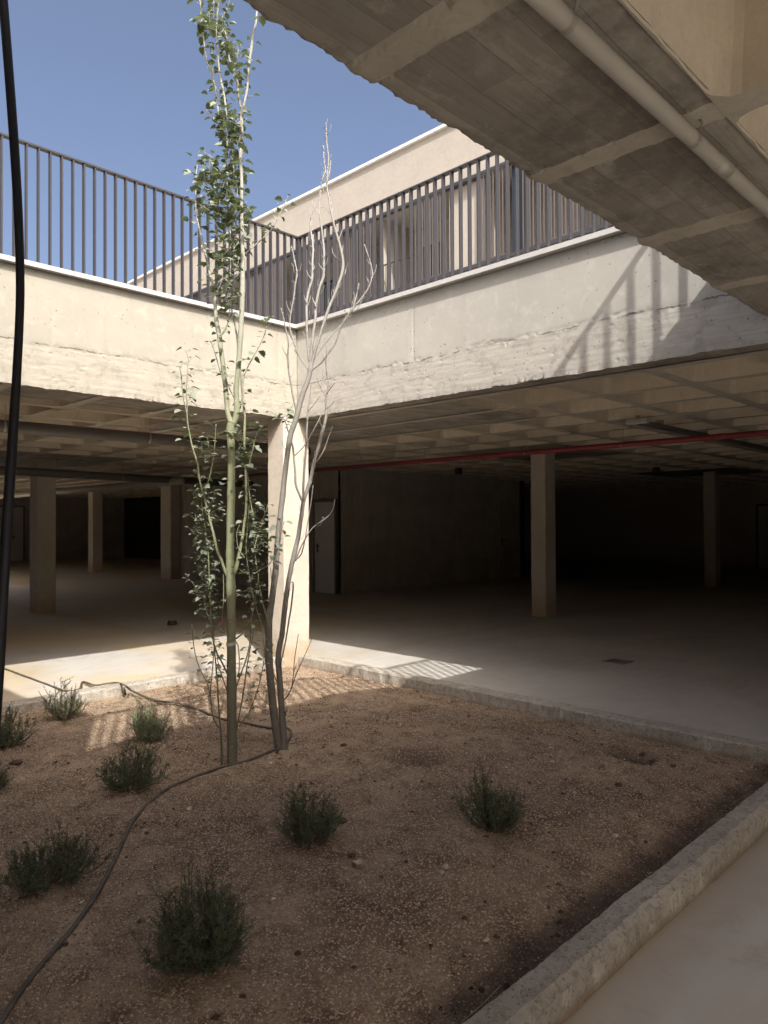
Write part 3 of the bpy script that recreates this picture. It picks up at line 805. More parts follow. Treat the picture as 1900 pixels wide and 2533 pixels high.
sk = T([(672,1560,3.5),(650,1492,3.6),(632,1377,3.2),(627,1284,3),(617,1222,2.6),(612,1170,2.5)], drift=.1)
sl_ = T([(622,1425,3),(643,1410,2.6),(665,1396,2.4),(688,1357,2),(694,1284,1.5)]); sm = T([(630,1350,2.6),(644,1305,2.2),(663,1249,1.6)])
sn = T([(557,956,3),(540,902,2.6),(527,858,2),(518,841,1.5)], drift=-.08); sp_ = T([(603,930,3),(618,898,2.6),(640,858,2.2),(655,822,1.8),(661,782,1.4)], drift=-.05)
sq = T([(612,1160,3),(624,1119,2.8),(633,1082,2.4),(650,1052,1.8)]); sr = T([(606,628,3.4),(639,600,2.8),(675,562,2.4),(701,513,2),(713,483,1.5)])
st_ = T([(560,520,3),(548,490,2.4),(534,452,2),(521,424,1.8),(519,395,1.5)]); su = T([(575,665,3),(584,551,2.6),(586,465,2.4),(580,418,2.4),(572,360,2.2),(566,313,1.8)])
sv_ = T([(543,830,6),(553,820,5),(563,800,3.5),(568,763,3),(560,700,2.6),(566,640,2.2),(590,600,1.8)]); sw_ = T([(605,920,2),(594,1010,3),(580,985,3),(560,940,2),(553,905,1.8)])
sx = T([(606,1380,2.4),(590,1355,2),(585,1320,2),(594,1298,1.4)]); sy = T([(548,1560,2),(553,1470,2.2),(552,1400,2),(549,1380,1.6)])
sz_ = T([(551,322,2.4),(535,300,2),(516,280,1.8),(511,270,1.4)]); s1 = T([(567,700,3),(553,690,2),(538,720,2),(527,740,2)])
LV = [(pa, .024, .50, 1), (pa, .05, .30, .5), (pb, .030, .44, .70), (pb, .05, .72, 1), (pc, .018, .1, 1), (pd, .020, .60, 1), (pd, .035, .18, .5), (L1, .020, 0, .5), (L1, .021, .68, 1), (L2, .017, 0, 1),
      (L3, .03, 0, 1), (pe, .022, .28, .55), (pe, .026, .55, 1), (pf, .02, .1, 1), (pg, .026, .15, 1)]
for p, g, a, e in LV: leaves_on(fol, wood, p, g, .052 if p in (pa, pb, pc, pd, L1, L2, L3) else .05, a, e)
for p in (sa, sb, sd): leaves_on(fol, wood, p, .015, .036, .3, 1, .04)
for p in (sj, sk, sg, sh, si): leaves_on(fol, wood, p, .020, .036, .15, .95, .035)
for p in (sc_, se, sf, sy, sx, sw_): leaves_on(fol, wood, p, .03, .034, .3, 1, .03)
for p in (sl_, sm, sn, sp_, sq, sr, sz_, s1): leaves_on(fol, wood, p, .020, .046, .2, 1, .035)
for p in (st_, su, sv_): leaves_on(fol, wood, p, .014, .052, 0, 1, .05)
def clump(cx_, cy_, rx, ry, n, size):            # loose side shoots filling the crown
    for _ in range(n):
        a = random.random()*6.283; q = random.random()**.5
        x = cx_+rx*q*math.cos(a); y = cy_+ry*q*math.sin(a); dd = random.uniform(-.16, .16)
        p0 = at(x, y, DP+dd); d = Vector((random.gauss(0, 1), random.gauss(0, 1), random.uniform(.3, 1.6))).normalized()*random.uniform(.05, .11)
        wood.tube([p0, p0+d*.6, p0+d], [.0014, .0011, .0008], n=4)
        leaves_on(fol, wood, [p0, p0+d*.5, p0+d], .028, size, 0, 1, .03)
clump(522, 470, 36, 80, 46, .050); clump(565, 540, 34, 130, 56, .052); clump(575, 330, 26, 60, 16, .048); clump(520, 72, 34, 26, 12, .05)
clump(500, 1400, 34, 90, 14, .034); clump(625, 1400, 34, 110, 14, .034); clump(545, 1250, 20, 80, 5, .036)
clump(553, 120, 26, 50, 8, .05); clump(580, 170, 26, 36, 9, .05); clump(562, 300, 28, 40, 8, .048); clump(508, 1310, 28, 95, 16, .038)
clump(600, 1120, 30, 60, 14, .046); clump(640, 1320, 30, 60, 10, .036); clump(518, 1480, 26, 60, 14, .034); clump(565, 690, 26, 60, 12, .044); clump(490, 1110, 34, 40, 5, .042)
child(wood, 'trunk', M['bark'], pop, True); child(fol, 'foliage', M['leaf'], pop)

# bare sapling with two stems
v = (Fv*FPX+Rv*(695-PW/2)-Uv*(1852-PH/2)); DS = FPX*(soil_h(2.95, 3.9)-HC)/v.z
foot = at(697, 1852, DS)
sap = empty('bare_sapling', (foot.x, foot.y, foot.z-.02), 'leafless pale grey sapling with two bent stems, in front of the corner column', 'tree')
wood = MB(); fol2 = MB()
def S_(pts, n=6, **k): return branch(wood, pts, DS, n=n, **k)
q1 = S_([(691,1862,20),(688,1840,19),(682,1800,19.5),(673,1723,19),(666,1634,18.5),(665,1560,17.5),(667,1520,17),(673,1480,16),(681,1419,15),(688,1325,14.5),(700,1222,13.5),(705,1172,13),(717,1085,13),(732,1036,14),(747,981,13),(762,939,12),(768,914,12),(770,900,10)], n=12, wob=.06)
a1 = S_([(768,918,9),(769,894,9),(772,849,8),(779,799,7),(783,750,6.5),(791,710,6.5),(800,680,6.5),(802,633,5.5),(797,574,4.6),(790,527,3.8),(793,480,3.6),(797,445,3.4),(805,421,3.2),(802,393,3.4),(800,360,2)], n=8, drift=.08)
a2 = S_([(769,914,8),(774,889,7.5),(784,854,7),(797,812,7),(814,762,7.5),(835,710,7.5),(849,656,7),(844,621,6.5),(830,569,6),(819,527,5),(814,492,4.2),(809,463,3.6),(810,433,3.2),(813,386,3.4),(808,346,3),(807,311,2.2),(811,294,1.4)], n=8, drift=-.1)
a3 = S_([(769,912,6),(762,874,5),(759,799,6),(759,750,6),(762,727,6),(772,684,5.5),(774,633,5),(773,597,4.6),(768,562,4),(769,534,3.2),(779,513,2.6),(792,475,2.2)], n=8, drift=.05)
a4 = S_([(765,918,4),(742,884,4.2),(727,849,4),(717,799,3.6),(727,735,3.6),(732,691,3.4),(734,668,3.2),(727,633,2.8),(720,609,1.8)])
a5 = S_([(734,1020,5),(717,936,4.2),(712,886,4),(713,849,3.6),(706,807,3.2),(695,762,2)], drift=-.1)
a6 = S_([(768,918,5),(785,905,4.5),(799,891,4.5),(829,849,4.2),(844,807,4),(866,772,3.8),(884,750,3.6),(910,715,3.2),(920,680,3),(915,644,2.6),(901,604,1.8)], drift=-.05)
a7 = S_([(772,899,3),(790,870,3),(814,837,3),(854,792,3),(868,770,3),(880,740,2.6),(887,700,2.2)], drift=.1)
q2 = S_([(701,1862,20),(702,1840,19),(700,1800,17),(695,1723,15.5),(689,1634,14.5),(692,1595,13.5),(698,1567,13),(704,1511,13.5),(709,1470,12.5),(719,1409,11.5),(729,1367,12),(738,1325,11),(746,1274,10),(752,1235,9.5),(767,1192,9.5),(779,1135,9),(797,1073,8.5),(807,1023,7),(807,986,5),(813,949,3.4),(807,911,3),(808,849,1.8)], n=12, wob=.06, drift=.12)
b2 = S_([(749,1242,6),(740,1222,5.5),(732,1197,5.5),(730,1165,5),(725,1110,4.6),(722,1085,4.4),(733,1030,4)], n=8)
b3 = S_([(750,1240,5.5),(752,1172,5.5),(757,1110,5.2),(759,1060,4.6),(762,1018,4),(767,986,3),(769,949,1.8)], n=8, drift=.1)
for pts in ([(807,980,3),(795,962,2.4),(790,950,2)],[(790,955,2),(784,935,1.5)],[(792,956,2),(798,935,1.6),(800,915,1.4)],[(808,975,3),(819,958,2.4),(829,946,1.6)],[(782,1145,3),(799,1118,2.8),(810,1090,2.2),(822,1055,1.8)],
            [(762,1018,2.8),(775,1003,2.2),(794,978,1.6)],[(758,1098,3),(784,1048,2.6),(803,1008,1.8)],[(727,1128,2.8),(742,1115,2.4),(757,1098,2)],
            [(731,1388,4),(746,1350,3),(763,1319,2.8),(780,1300,2.6),(795,1290,2.4),(812,1277,2.2),(825,1258,2),(828,1236,1.4)],[(795,1290,2),(802,1285,1.6),(798,1278,1.2)],[(782,1300,2),(793,1300,1.6),(797,1282,1.2)],
            [(732,1384,4),(746,1370,3.4),(755,1330,2.8),(767,1260,2.4),(775,1200,2)],[(701,1732,4),(711,1722,3.6),(722,1700,3),(733,1665,2.6),(749,1634,2.2),(771,1580,1.4)],[(722,1702,2.4),(728,1645,2.2),(733,1600,1.8),(738,1567,1.3)],
            [(728,1660,1.8),(735,1640,1.4)],[(813,400,3),(817,420,2.6),(812,445,2.4),(802,470,2.2)],[(819,397,2.4),(815,426,2.2),(810,440,2)],[(802,423,2.2),(795,405,1.6)],[(803,375,2),(798,362,1.4)],[(808,350,2),(801,335,1.4)],[(807,325,2),(799,312,1.3)],
            [(845,645,2.8),(832,636,2.2),(823,625,1.8),(821,612,1.4)],[(846,625,2.2),(848,608,1.5)],[(852,680,2.2),(856,665,1.5)],[(799,668,3),(792,658,2.4),(788,650,1.6)],[(803,660,2.6),(809,650,2),(812,640,1.5)],[(802,640,2.2),(808,628,1.4)],
            [(772,658,2.2),(764,645,1.5)],[(770,690,2.4),(762,680,1.8),(759,668,1.4)],[(775,668,2),(780,658,1.4)],[(774,612,2),(766,607,1.4)],[(790,530,2.2),(781,515,1.8),(777,500,1.4)],[(781,513,2),(774,505,1.4),(772,495,1.2)],[(790,515,1.8),(802,513,1.2)],
            [(818,525,2.2),(808,518,1.6),(803,508,1.2)],[(836,597,2),(843,580,1.6),(847,568,1.2)],[(812,492,2),(816,480,1.4)],[(812,490,1.6),(804,478,1.2),(799,465,1.2)],[(819,527,2),(824,515,1.4)],[(915,690,2.4),(927,672,2),(932,655,1.4)],[(916,655,2),(908,642,1.4)],[(912,700,2),(905,685,1.2)],
            [(868,772,2.2),(884,765,2),(905,720,1.4)],[(873,760,2),(878,735,1.6),(874,722,1.2)],[(860,780,1.8),(850,765,1.2)],[(783,760,2.6),(775,742,2),(773,735,1.6)],[(760,750,2.4),(754,738,2),(752,728,1.5)],[(818,745,2),(827,728,2),(823,715,1.4)],[(838,712,2.2),(845,700,1.6)],
            [(719,775,2.6),(712,760,2),(708,745,1.4)],[(729,700,2),(722,695,1.8)],[(728,660,2),(722,652,1.4)],[(713,885,2.4),(703,870,2),(698,858,1.4)],[(728,850,2),(718,830,1.6),(715,822,1.2)],[(742,884,1.8),(727,865,1.4)],[(772,845,2),(757,835,1.6),(750,820,1.2)],[(775,870,2),(772,850,1.4)],[(784,840,1.8),(797,830,1.2)],
            [(807,900,1.8),(800,880,1.2)],[(744,990,2),(737,965,1.3)],[(722,1060,2.2),(708,1040,1.8),(690,1035,1.4)],[(719,1080,2),(712,1065,1.6),(708,1050,1.2)],[(712,1120,2),(702,1105,1.6),(697,1090,1.2)],[(684,1405,2.2),(690,1390,1.8)],[(760,1020,2),(752,1015,1.4)],[(807,1010,2),(820,1003,1.6),(826,992,1.2)],
            [(801,1060,2.2),(793,1050,1.6),(790,1035,1.2)],[(690,1325,2.4),(700,1300,2),(704,1290,1.4)],[(671,1500,3),(672,1440,2),(668,1400,1.6)],[(694,1650,2.6),(716,1530,4),(726,1450,4),(722,1440,3)],[(704,1762,3.4),(712,1757,2.6)],[(707,1770,2),(709,1750,1.4)],[(668,1745,2.4),(650,1730,2),(638,1715,1.4)],
            [(690,1700,3),(682,1680,2.6),(667,1650,2.4),(655,1640,2)]):
    S_(pts, drift=random.uniform(-.05, .05))
for path in (a1, a2, a3, a4, a5, a6, a7, q2, b3):
    for k in range(4, len(path)-1):
        for _ in range(2):
            if random.random() < .55:
                t_ = (path[k+1]-path[k]).normalized(); o_ = Vector((random.gauss(0, 1), random.gauss(0, 1), random.uniform(0, .6))).normalized()
                L_ = random.choice((.006, .008, .012, .02, .04))*(1 if k < len(path)-8 else .4); p_ = path[k].lerp(path[k+1], random.random())
                wood.tube([p_, p_+(o_+t_*.5)*L_*.6, p_+(o_+t_*1.4)*L_], [.0018, .0013, .0007], n=5)
lt = S_([(720,1095,2.6),(712,1060,2.2),(700,1035,2),(684,1028,1.6),(672,1020,1.2)])
leaves_on(fol2, wood, lt, .020, .045, .35, 1, .03); leaves_on(fol2, wood, S_([(705,1042,1.6),(716,1015,1.4),(726,1000,1.2)]), .02, .042, 0, 1, .025)
child(wood, 'trunk', M['bark2'], sap, True); child(fol2, 'foliage', M['leaf'], sap)

# tie strap and red string on the poplar trunk
def ring_at(mb, px, py, wpx, r, mats=0, tilt=0, h=.02):
    c = at(px, py, DP); R0 = wpx*DP/FPX/2
    pts = [c+Vector((math.cos(a)*R0, math.sin(a)*R0, tilt*math.cos(a))) for a in np.linspace(0, 2*math.pi, 17)]
    vs = []; 
    for p in pts: vs += [p-Vector((0, 0, h/2)), p+Vector((0, 0, h/2))]
    mb.add(vs, [(2*i, 2*i+2, 2*i+3, 2*i+1) for i in range(16)])
b = MB(); ring_at(b, 572, 1591, 24.5, .003, tilt=.006, h=.02)
lp = [at(x, y, DP-.01) for x, y in [(584,1587),(589,1596),(592,1625),(592,1655),(588,1672)]]
for q in range(len(lp)-1):
    sdv = Rv*.004; b.quad(lp[q]-sdv, lp[q]+sdv, lp[q+1]+sdv, lp[q+1]-sdv)
tag(b.build('tie_strap', M['strap'], loc=tuple(at(572,1591,DP))), 'pale webbing strap tied round the poplar trunk with its end hanging', 'strap')
b = MB(); c0 = at(572, 1533, DP); R0 = 24*DP/FPX/2
b.tube([c0+Vector((math.cos(a)*R0, math.sin(a)*R0, .008*math.sin(a*2))) for a in np.linspace(0, 6.28, 20)], .0018, n=5)
b.tube([at(x, y, DP-.03) for x, y in [(562,1532),(552,1533),(545,1540),(541,1545)]], .0022, n=5)
b.tube([at(x, y, DP-.02) for x, y in [(583,1532),(588,1528),(590,1525)]], .0018, n=5)
tag(b.build('red_string', M['string'], loc=tuple(c0)), 'faded red string knotted round the poplar trunk', 'string')

# ------------------------------------------------------------------ rosemary shrubs
def shrub(label, px, py, wpx, hpx, lean=0, mat='rosem', dense=1.0, name='rosemary_shrub', flat=0.0, seed=1):
    st = random.getstate(); random.seed(seed)
    zz = .12
    for _ in range(3):
        v = (Fv*FPX+Rv*(px-PW/2)-Uv*(py-PH/2)); p = CP+v*((zz-HC)/v.z)
        zz = soil_h(min(max(p.x, XL), XC), min(max(p.y, YN), YC), False)
    d = (p-CP).dot(Fv); W_ = wpx*d/FPX/2; H = hpx*d/FPX*.92
    r = empty(name, (p.x, p.y, zz-.01), label, 'shrub', 'rosemary shrubs in the planting bed')
    wd, lf = MB(), MB()
    n = int(46*dense)
    for i in range(n):
        a = i*2.4+random.uniform(-.3, .3); q = (random.random())**.6
        hh = H*(1-.55*q*q)*random.uniform(.5, 1.15)*(1-flat*q)*(.92+.16*math.sin(a*1.0+seed)); rr = W_*q*random.uniform(.75, 1.1)
        base = Vector((p.x+math.cos(a)*.02, p.y+math.sin(a)*.02, zz-.01))
        side = Vector((math.cos(a), math.sin(a), 0))
        tip = base+side*rr+Vector((0, 0, hh))+Rv*(lean*H)
        midp = base+side*rr*.75+Vector((0, 0, hh*.42))
        pts = [Vector(s) for s in spline([tuple(base), tuple(midp), tuple(tip)], 7)]
        pts = [pt+Vector((random.gauss(0, .002), random.gauss(0, .002), 0)) for pt in pts]
        wd.tube(pts, [max(.0022*(1-.7*k/len(pts)), .0007) for k in range(len(pts))], n=4)
        paths = [pts]
        for _ in range(random.randint(3, 5)):            # side shoots
            k = random.randint(4, len(pts)-3); dd = (side*random.uniform(-.4, 1)+Vector((random.gauss(0, .6), random.gauss(0, .6), random.uniform(.6, 1.6)))).normalized()*H*random.uniform(.18, .36)
            sp = [pts[k], pts[k]+dd*.5+side*.004, pts[k]+dd]; wd.tube(sp, [.0012, .001, .0006], n=4); paths.append(sp)
        for path in paths:
            L = sum((path[k+1]-path[k]).length for k in range(len(path)-1)); m_ = int(L/.0036*dense**.2)
            for k in range(m_):
                t = (k+random.random())/m_
                if path is pts and t < .22: continue
                u = t*(len(path)-1); i0 = min(int(u), len(path)-2); c = path[i0].lerp(path[i0+1], u-i0); tg = (path[i0+1]-path[i0]).normalized()
                b_ = random.random()*6.283; o1 = tg.orthogonal().normalized(); o2 = tg.cross(o1)
                out = (o1*math.cos(b_)+o2*math.sin(b_))*.85+tg*.75
                Ln = random.uniform(.010, .020)*(1.15-.35*t); wv_ = Ln*.06+.0005
                s = out.cross(Vector((random.gauss(0, 1), random.gauss(0, 1), random.gauss(0, 1)))).normalized()*wv_
                out = out.normalized()*Ln
                lf.add([c-s*.5, c+s*.5, c+out*.6+s, c+out, c+out*.6-s], [(0, 1, 2, 3, 4)])
    child(wd, 'stems', M['twig'], r); child(lf, 'foliage', M[mat], r)
    random.setstate(st)
shrub('sunlit spiky rosemary by the left kerb, lit from above the hose', 160, 1778, 92, 112, .0, 'rosem_sunlit', .8, seed=11)
shrub('small bright green bushy rosemary in the sun beside the hose', 368, 1832, 88, 112, .0, 'rosem_sunlit', 1.3, seed=12)
shrub('shaded rosemary left of the poplar trunk, just below the bright one', 325, 1950, 150, 128, .1, 'rosem', 1.3, seed=13)
shrub('shaded rosemary at the left picture edge, beside the lit gravel', 8, 1850, 130, 100, .1, 'rosem', 1.2, seed=14)
shrub('rosemary cut off by the left picture edge, below another one', -28, 1955, 90, 85, 0, 'rosem', 1, seed=15)
shrub('wide low dark rosemary left of the curving hose', 125, 2180, 225, 150, .0, 'rosem', 1.5, flat=.2, seed=16)
shrub('dark upright rosemary with a low shoot on its left, in the middle of the bed', 765, 2082, 140, 165, .05, 'rosem', 1.2, seed=17)
shrub('dark green rosemary standing alone on the right half of the bed', 1225, 2052, 150, 168, -.05, 'rosem', 1.2, seed=18)
shrub('largest and nearest rosemary, between the hose and the near kerb', 490, 2385, 215, 250, 0, 'rosem', 1.9, seed=19)
def weed(label, px, py, wpx, hpx, n, seed):
    random.seed(seed); v = (Fv*FPX+Rv*(px-PW/2)-Uv*(py-PH/2)); p = CP+v*((.11-HC)/v.z); z = soil_h(p.x, p.y)
    d = (p-CP).dot(Fv); W_ = wpx*d/FPX/2; H = hpx*d/FPX; b = MB()
    for i in range(n):
        a = random.random()*6.283; q = random.random(); b0 = Vector((p.x+math.cos(a)*W_*.5*q, p.y+math.sin(a)*W_*.5*q, z-.004))
        b1 = b0+Vector((math.cos(a)*W_*.5*random.random(), math.sin(a)*W_*.5*random.random(), H*random.uniform(.4, 1)))
        b.tube([b0, (b0+b1)/2+Vector((0, 0, .005)), b1], [.0012, .001, .0005], n=4)
    tag(b.build('dry_weed', M['dryleaf'], loc=(p.x, p.y, z)), label, 'weed', 'withered weeds on the bed')
weed('flat withered weed in the shade near the far right kerb', 1035, 1760, 85, 26, 60, 3)
weed('tiny withered sprig on the near soil, right of the middle rosemary', 880, 2150, 40, 34, 14, 4)

# ------------------------------------------------------------------ hose over the soil
def on_soil(px, py, lift=0.0):
    z = .1
    for _ in range(4):
        v = (Fv*FPX+Rv*(px-PW/2)-Uv*(py-PH/2)); p = CP+v*((z-HC)/v.z)
        ins = XL < p.x < XC and YN < p.y < YC
        z = soil_h(p.x, p.y, False)+.008 if ins else (.128 if (YC-.01 < p.y < YC+.17) else .010)
        z += lift
    return p
hp = [(-60,2640,0),(0,2533,0),(60,2440,0),(130,2355,0),(200,2270,0),(262,2170,0),(300,2090,0),(330,2030,0),(380,1975,0),(425,1945,0),(470,1925,0),(550,1897,0),(600,1886,0),(650,1866,0),(690,1850,0),(708,1838,0),(718,1822,0),(717,1805,0),(700,1799,0),
      (668,1801,.0),(620,1791,0),(560,1781,.0),(520,1768,0),(490,1755,.0),(440,1739,.02),(400,1735,.02),(362,1725,.02),(340,1715,.03),(322,1706,.04),(308,1695,.05),(288,1689,.05),(262,1691,.04),(235,1695,.02),(205,1687,0)]
P3 = [on_soil(*q) for q in hp]
P3 += [Vector((2.79, 6.62, .10)), Vector((2.80, 6.95, .03)), Vector((2.83, 7.35, .011)), Vector((2.82, 8.0, .011)), Vector((2.80, 8.8, .011)), Vector((2.7, 9.8, .011))]
b = MB(); sp = spline([tuple(p) for p in P3], 6)
sp = [Vector(s)+Vector((0, 0, .003*mn.noise(Vector((s[0]*5, s[1]*5, 2))))) for s in sp]
b.tube(sp, .0092, n=10)
hr = empty('irrigation_hose', tuple(P3[12]), 'long dark irrigation hose curving over the bed round the sapling and across the left kerb', 'hose')
child(b, 'pipe', M['hose'], hr, True)
b = MB(); b.tube([on_soil(306,1697,.05), on_soil(309,1706,.03), on_soil(311,1718,.0)], .008, n=8); child(b, 'stub', M['hose'], hr, True)
b = MB(); b.tube([on_soil(208,1689,.012), on_soil(230,1698,.008)], .008, n=8); child(b, 'connector', M['hose'], hr, True)
b = MB(); b.tube([on_soil(684,1862,.0), on_soil(690,1850,.02), on_soil(682,1846,.01)], .009, n=8); child(b, 'valve', M['hose'], hr, True)

b = MB(); random.seed(21)
for _ in range(260):
    x = random.uniform(XL+.2, XC-.1); y = random.uniform(YN+.1, YC-.1)
    if random.random() < .5: x = 2.75+random.gauss(0, .55); y = 3.9+random.gauss(0, .6)
    if not (XL+.05 < x < XC-.05 and YN+.05 < y < YC-.05): continue
    z = soil_h(x, y)+.004; a = random.random()*6.28; L_ = random.uniform(.02, .09)
    if random.random() < .6:
        d = Vector((math.cos(a), math.sin(a), 0)); p0 = Vector((x, y, z)); p1 = p0+d*L_*.5; p2 = p0+d*L_+Vector((random.gauss(0, .006), random.gauss(0, .006), 0))
        p1.z = z+.006; p2.z = soil_h(min(p2.x, XC), min(p2.y, YC))+.004; b.tube([p0, p1, p2], [.0014, .0012, .0008], n=4)
    else: leaf(b, Vector((x, y, z+.003)), Vector((math.cos(a), math.sin(a), .15)), Vector((random.gauss(0, .2), random.gauss(0, .2), 1)), random.uniform(.015, .035), .02)
tag(b.build('leaf_litter', M['twig']), 'dry twigs and fallen leaves strewn over the planting bed', 'litter', kind='stuff')

N = 1500; b = MB(); rr = random.Random(5)
while N > 0:
    x = rr.uniform(XL+.05, XC-.05); y = rr.uniform(YN+.05, YC-.05)
    if rr.random() > .15+1.5*max(0, fbm(x*1.1, y*1.1, 31, 3)): N -= .2; continue
    r_ = .004+.012*rr.random()**3; z = soil_h(x, y)+r_*.15; vs = []
    for a_ in ((1,0,0),(.3,.9,0),(-.8,.5,0),(-.7,-.7,0),(.4,-.9,0),(0,0,.8),(0,0,-.6)):
        k_ = r_*rr.uniform(.7, 1.25); vs.append((x+a_[0]*k_, y+a_[1]*k_, z+a_[2]*k_))
    b.add(vs, [(0,1,5),(1,2,5),(2,3,5),(3,4,5),(4,0,5),(1,0,6),(2,1,6),(3,2,6),(4,3,6),(0,4,6)]); N -= 1
tag(b.build('soil_crumbs', M['clod']), 'crumbled lumps of brown earth scattered over the planting bed', 'earth', kind='stuff')

# black cable hanging at the left
cp = [(2,-60,26),(8,0,25),(26,229,25),(38,400,25),(47,572,24),(50,733,23),(43,900,24),(35,1030,26),(20,1260,29),(8,1450,30),(-2,1640,30),(-20,1900,30)]
dc = 1.9
S = spline([tuple(at(x, y, dc)) + (w_*dc/FPX/2,) for x, y, w_ in cp], 6)
b = MB(); b.tube([Vector(s[:3]) for s in S], [s[3]*.88 for s in S], n=12)
tag(b.build('hanging_cable', M['black'], smooth=True, loc=tuple(at(8, 0, dc))), 'thick black cable hanging down along the left picture edge', 'cable')

# ------------------------------------------------------------------ stones, clods, sticks
def rock(name, label, px, py, wpx, mat, cat, flat=.6, seed=0, group=None):
    p = on_soil(px, py); d = (p-CP).dot(Fv); r = wpx*d/FPX/2
    b = MB(); vs = []; nu, nv = 10, 7
    for i in range(nv+1):
        for j in range(nu):
            th = math.pi*i/nv; ph = 2*math.pi*j/nu
            v = Vector((math.sin(th)*math.cos(ph), math.sin(th)*math.sin(ph), math.cos(th)))
            k = 1+.35*mn.noise(v*1.7+Vector((seed*3.3, 0, 0)))+.15*mn.noise(v*4+Vector((seed, 5, 0)))
            vs.append((v.x*r*k*1.1, v.y*r*k*.9, v.z*r*k*flat))
    fs = [(i*nu+j, (i+1)*nu+j, (i+1)*nu+(j+1) % nu, i*nu+(j+1) % nu) for i in range(nv) for j in range(nu)]
    b.add(vs, fs); o = b.build(name, M[mat]); o.location = (p.x, p.y, p.z-.006+r*flat*.35); tag(o, label, cat, group); return o
G = 'loose stones on the bed'
for i, (lab, x, y, w_) in enumerate([
    ('smooth pale oval stone in front of the near kerb, larger of two touching', 1102, 2142, 17), ('small tan stone touching the pale oval one', 1093, 2156, 15),
    ('flat pale stone against the foot of the far right kerb', 1245, 1746, 20), ('small white stone below the shallow hollow', 962, 1944, 9),
    ('pale stone between the hollow and the dug earth', 1362, 1849, 11), ('tan stone just left of the dug earth, below another', 1365, 1884, 14),
    ('white stone right of the lone rosemary', 1422, 1959, 10), ('flat tan stone halfway to the near kerb on the right', 1522, 2066, 17),
    ('small white stone left of the lone rosemary near the hollow', 1150, 1905, 8), ('pale stone between the two middle rosemaries', 890, 2180, 10),
    ('white stone lying just right of the curving hose', 468, 1999, 13), ('pale stone under the bend of the hose by the sapling', 668, 1886, 12),
    ('white stone left of the near big rosemary below the hose', 277, 2096, 12), ('tan stone in the lower right soil by the kerb', 1205, 2320, 11)]):
    rock('stone', lab, x, y, w_, 'stone', 'stone', .6, i+1, G)
for i, (lab, x, y, w_) in enumerate([
    ('dark earth clod on the rim of the dug earth near the right kerb', 1545, 1862, 32), ('earth clod right of the dug earth, beside the darkest one', 1590, 1866, 26), ('small earth clod below the dug earth on the right', 1615, 1882, 20),
    ('dark clod lying right of the dug earth, farthest out', 1665, 1893, 15), ('reddish clod in the shade left of the hollow', 850, 1842, 16), ('dark clod beside the middle rosemary on its right', 845, 2030, 30),
    ('brown clod below and right of the middle rosemary', 870, 2115, 22), ('flat dark clod by the left picture edge', 40, 1886, 28), ('dark clod on the soil between the dug earth and lone rosemary', 1530, 1940, 20)]):
    rock('earth_clod', lab, x, y, w_, 'clod', 'earth clod', .45, i+30, 'earth clods on the bed')
b = MB(); b.tube([on_soil(1139,2531,.03), on_soil(1200,2478,.05), on_soil(1240,2437,.045)], [.0015, .0014, .001], n=6)
tag(b.build('dry_stick', M['straw'], loc=tuple(on_soil(1190,2490,.03))), 'thin pale straight stick leaning on the near kerb', 'stick')
b = MB(); pz = on_soil(885, 2145)
for q in range(2):
    leaf(b, pz+Vector((.01*q, 0, .008)), Vector((1-q*1.6, .5, .5)), Vector((0, 0, 1)), .04, .03)
tag(b.build('withered_leaf', M['straw'], loc=tuple(pz)), 'curled yellowish dry leaf right of the middle rosemary', 'leaf')
# debris on the garage floor
b = MB(); pz = on_soil(426, 1546)
for q in range(6):
    a = q*1.1; c = Vector((5.87+.05*math.cos(a), 10.45+.06*math.sin(a), 0)); s_ = .035
    b.add([c+Vector((s_,0,.002)), c+Vector((0,s_,.03)), c+Vector((-s_,0,.002)), c+Vector((0,-s_,.045)), c+Vector((0,0,.075))], [(0,1,4),(1,2,4),(2,3,4),(3,0,4),(0,3,2,1)])
tag(b.build('debris_heap', M['clod'], loc=(5.87, 10.45, 0)), 'small dark heap of debris on the floor left of the poplar', 'debris')

# ------------------------------------------------------------------ floor drain, parking lines
gr = empty('floor_drain', (7.76, 3.93, 0), 'rusty square drain grate in the floor of the right bay', 'drain')
b = MB(); g0, g1, h0, h1 = 7.64, 7.90, 3.80, 4.06
b.box((g0, h0, .001), (g1, h0+.02, .008)); b.box((g0, h1-.02, .001), (g1, h1, .008)); b.box((g0, h0+.02, .001), (g0+.02, h1-.02, .008)); b.box((g1-.02, h0+.02, .001), (g1, h1-.02, .008))
child(b, 'frame', M['galv'], gr)
b = MB()
for k in range(8): b.box((g0+.02, h0+.031+k*.027, .0015), (g1-.02, h0+.049+k*.027, .0068))
child(b, 'grating', M['galv'], gr)
b = MB(); b.quad((g0+.02,h0+.02,.0009),(g1-.02,h0+.02,.0009),(g1-.02,h1-.02,.0009),(g0+.02,h1-.02,.0009)); child(b, 'sump', M['iron'], gr)
b = MB()
for (x0, x1, y0, y1) in [(3.2,5.3,11.20,11.27),(10.65,10.72,3.0,12.0),(10.73,15.6,6.65,6.72),(10.73,15.6,9.28,9.35),(10.73,15.6,4.0,4.07),(4.6,5.3,10.35,10.41)]:
    b.quad((x0,y0,.004),(x1,y0,.004),(x1,y1,.004),(x0,y1,.004))
tag(b.build('parking_lines', M['line']), kind='structure')

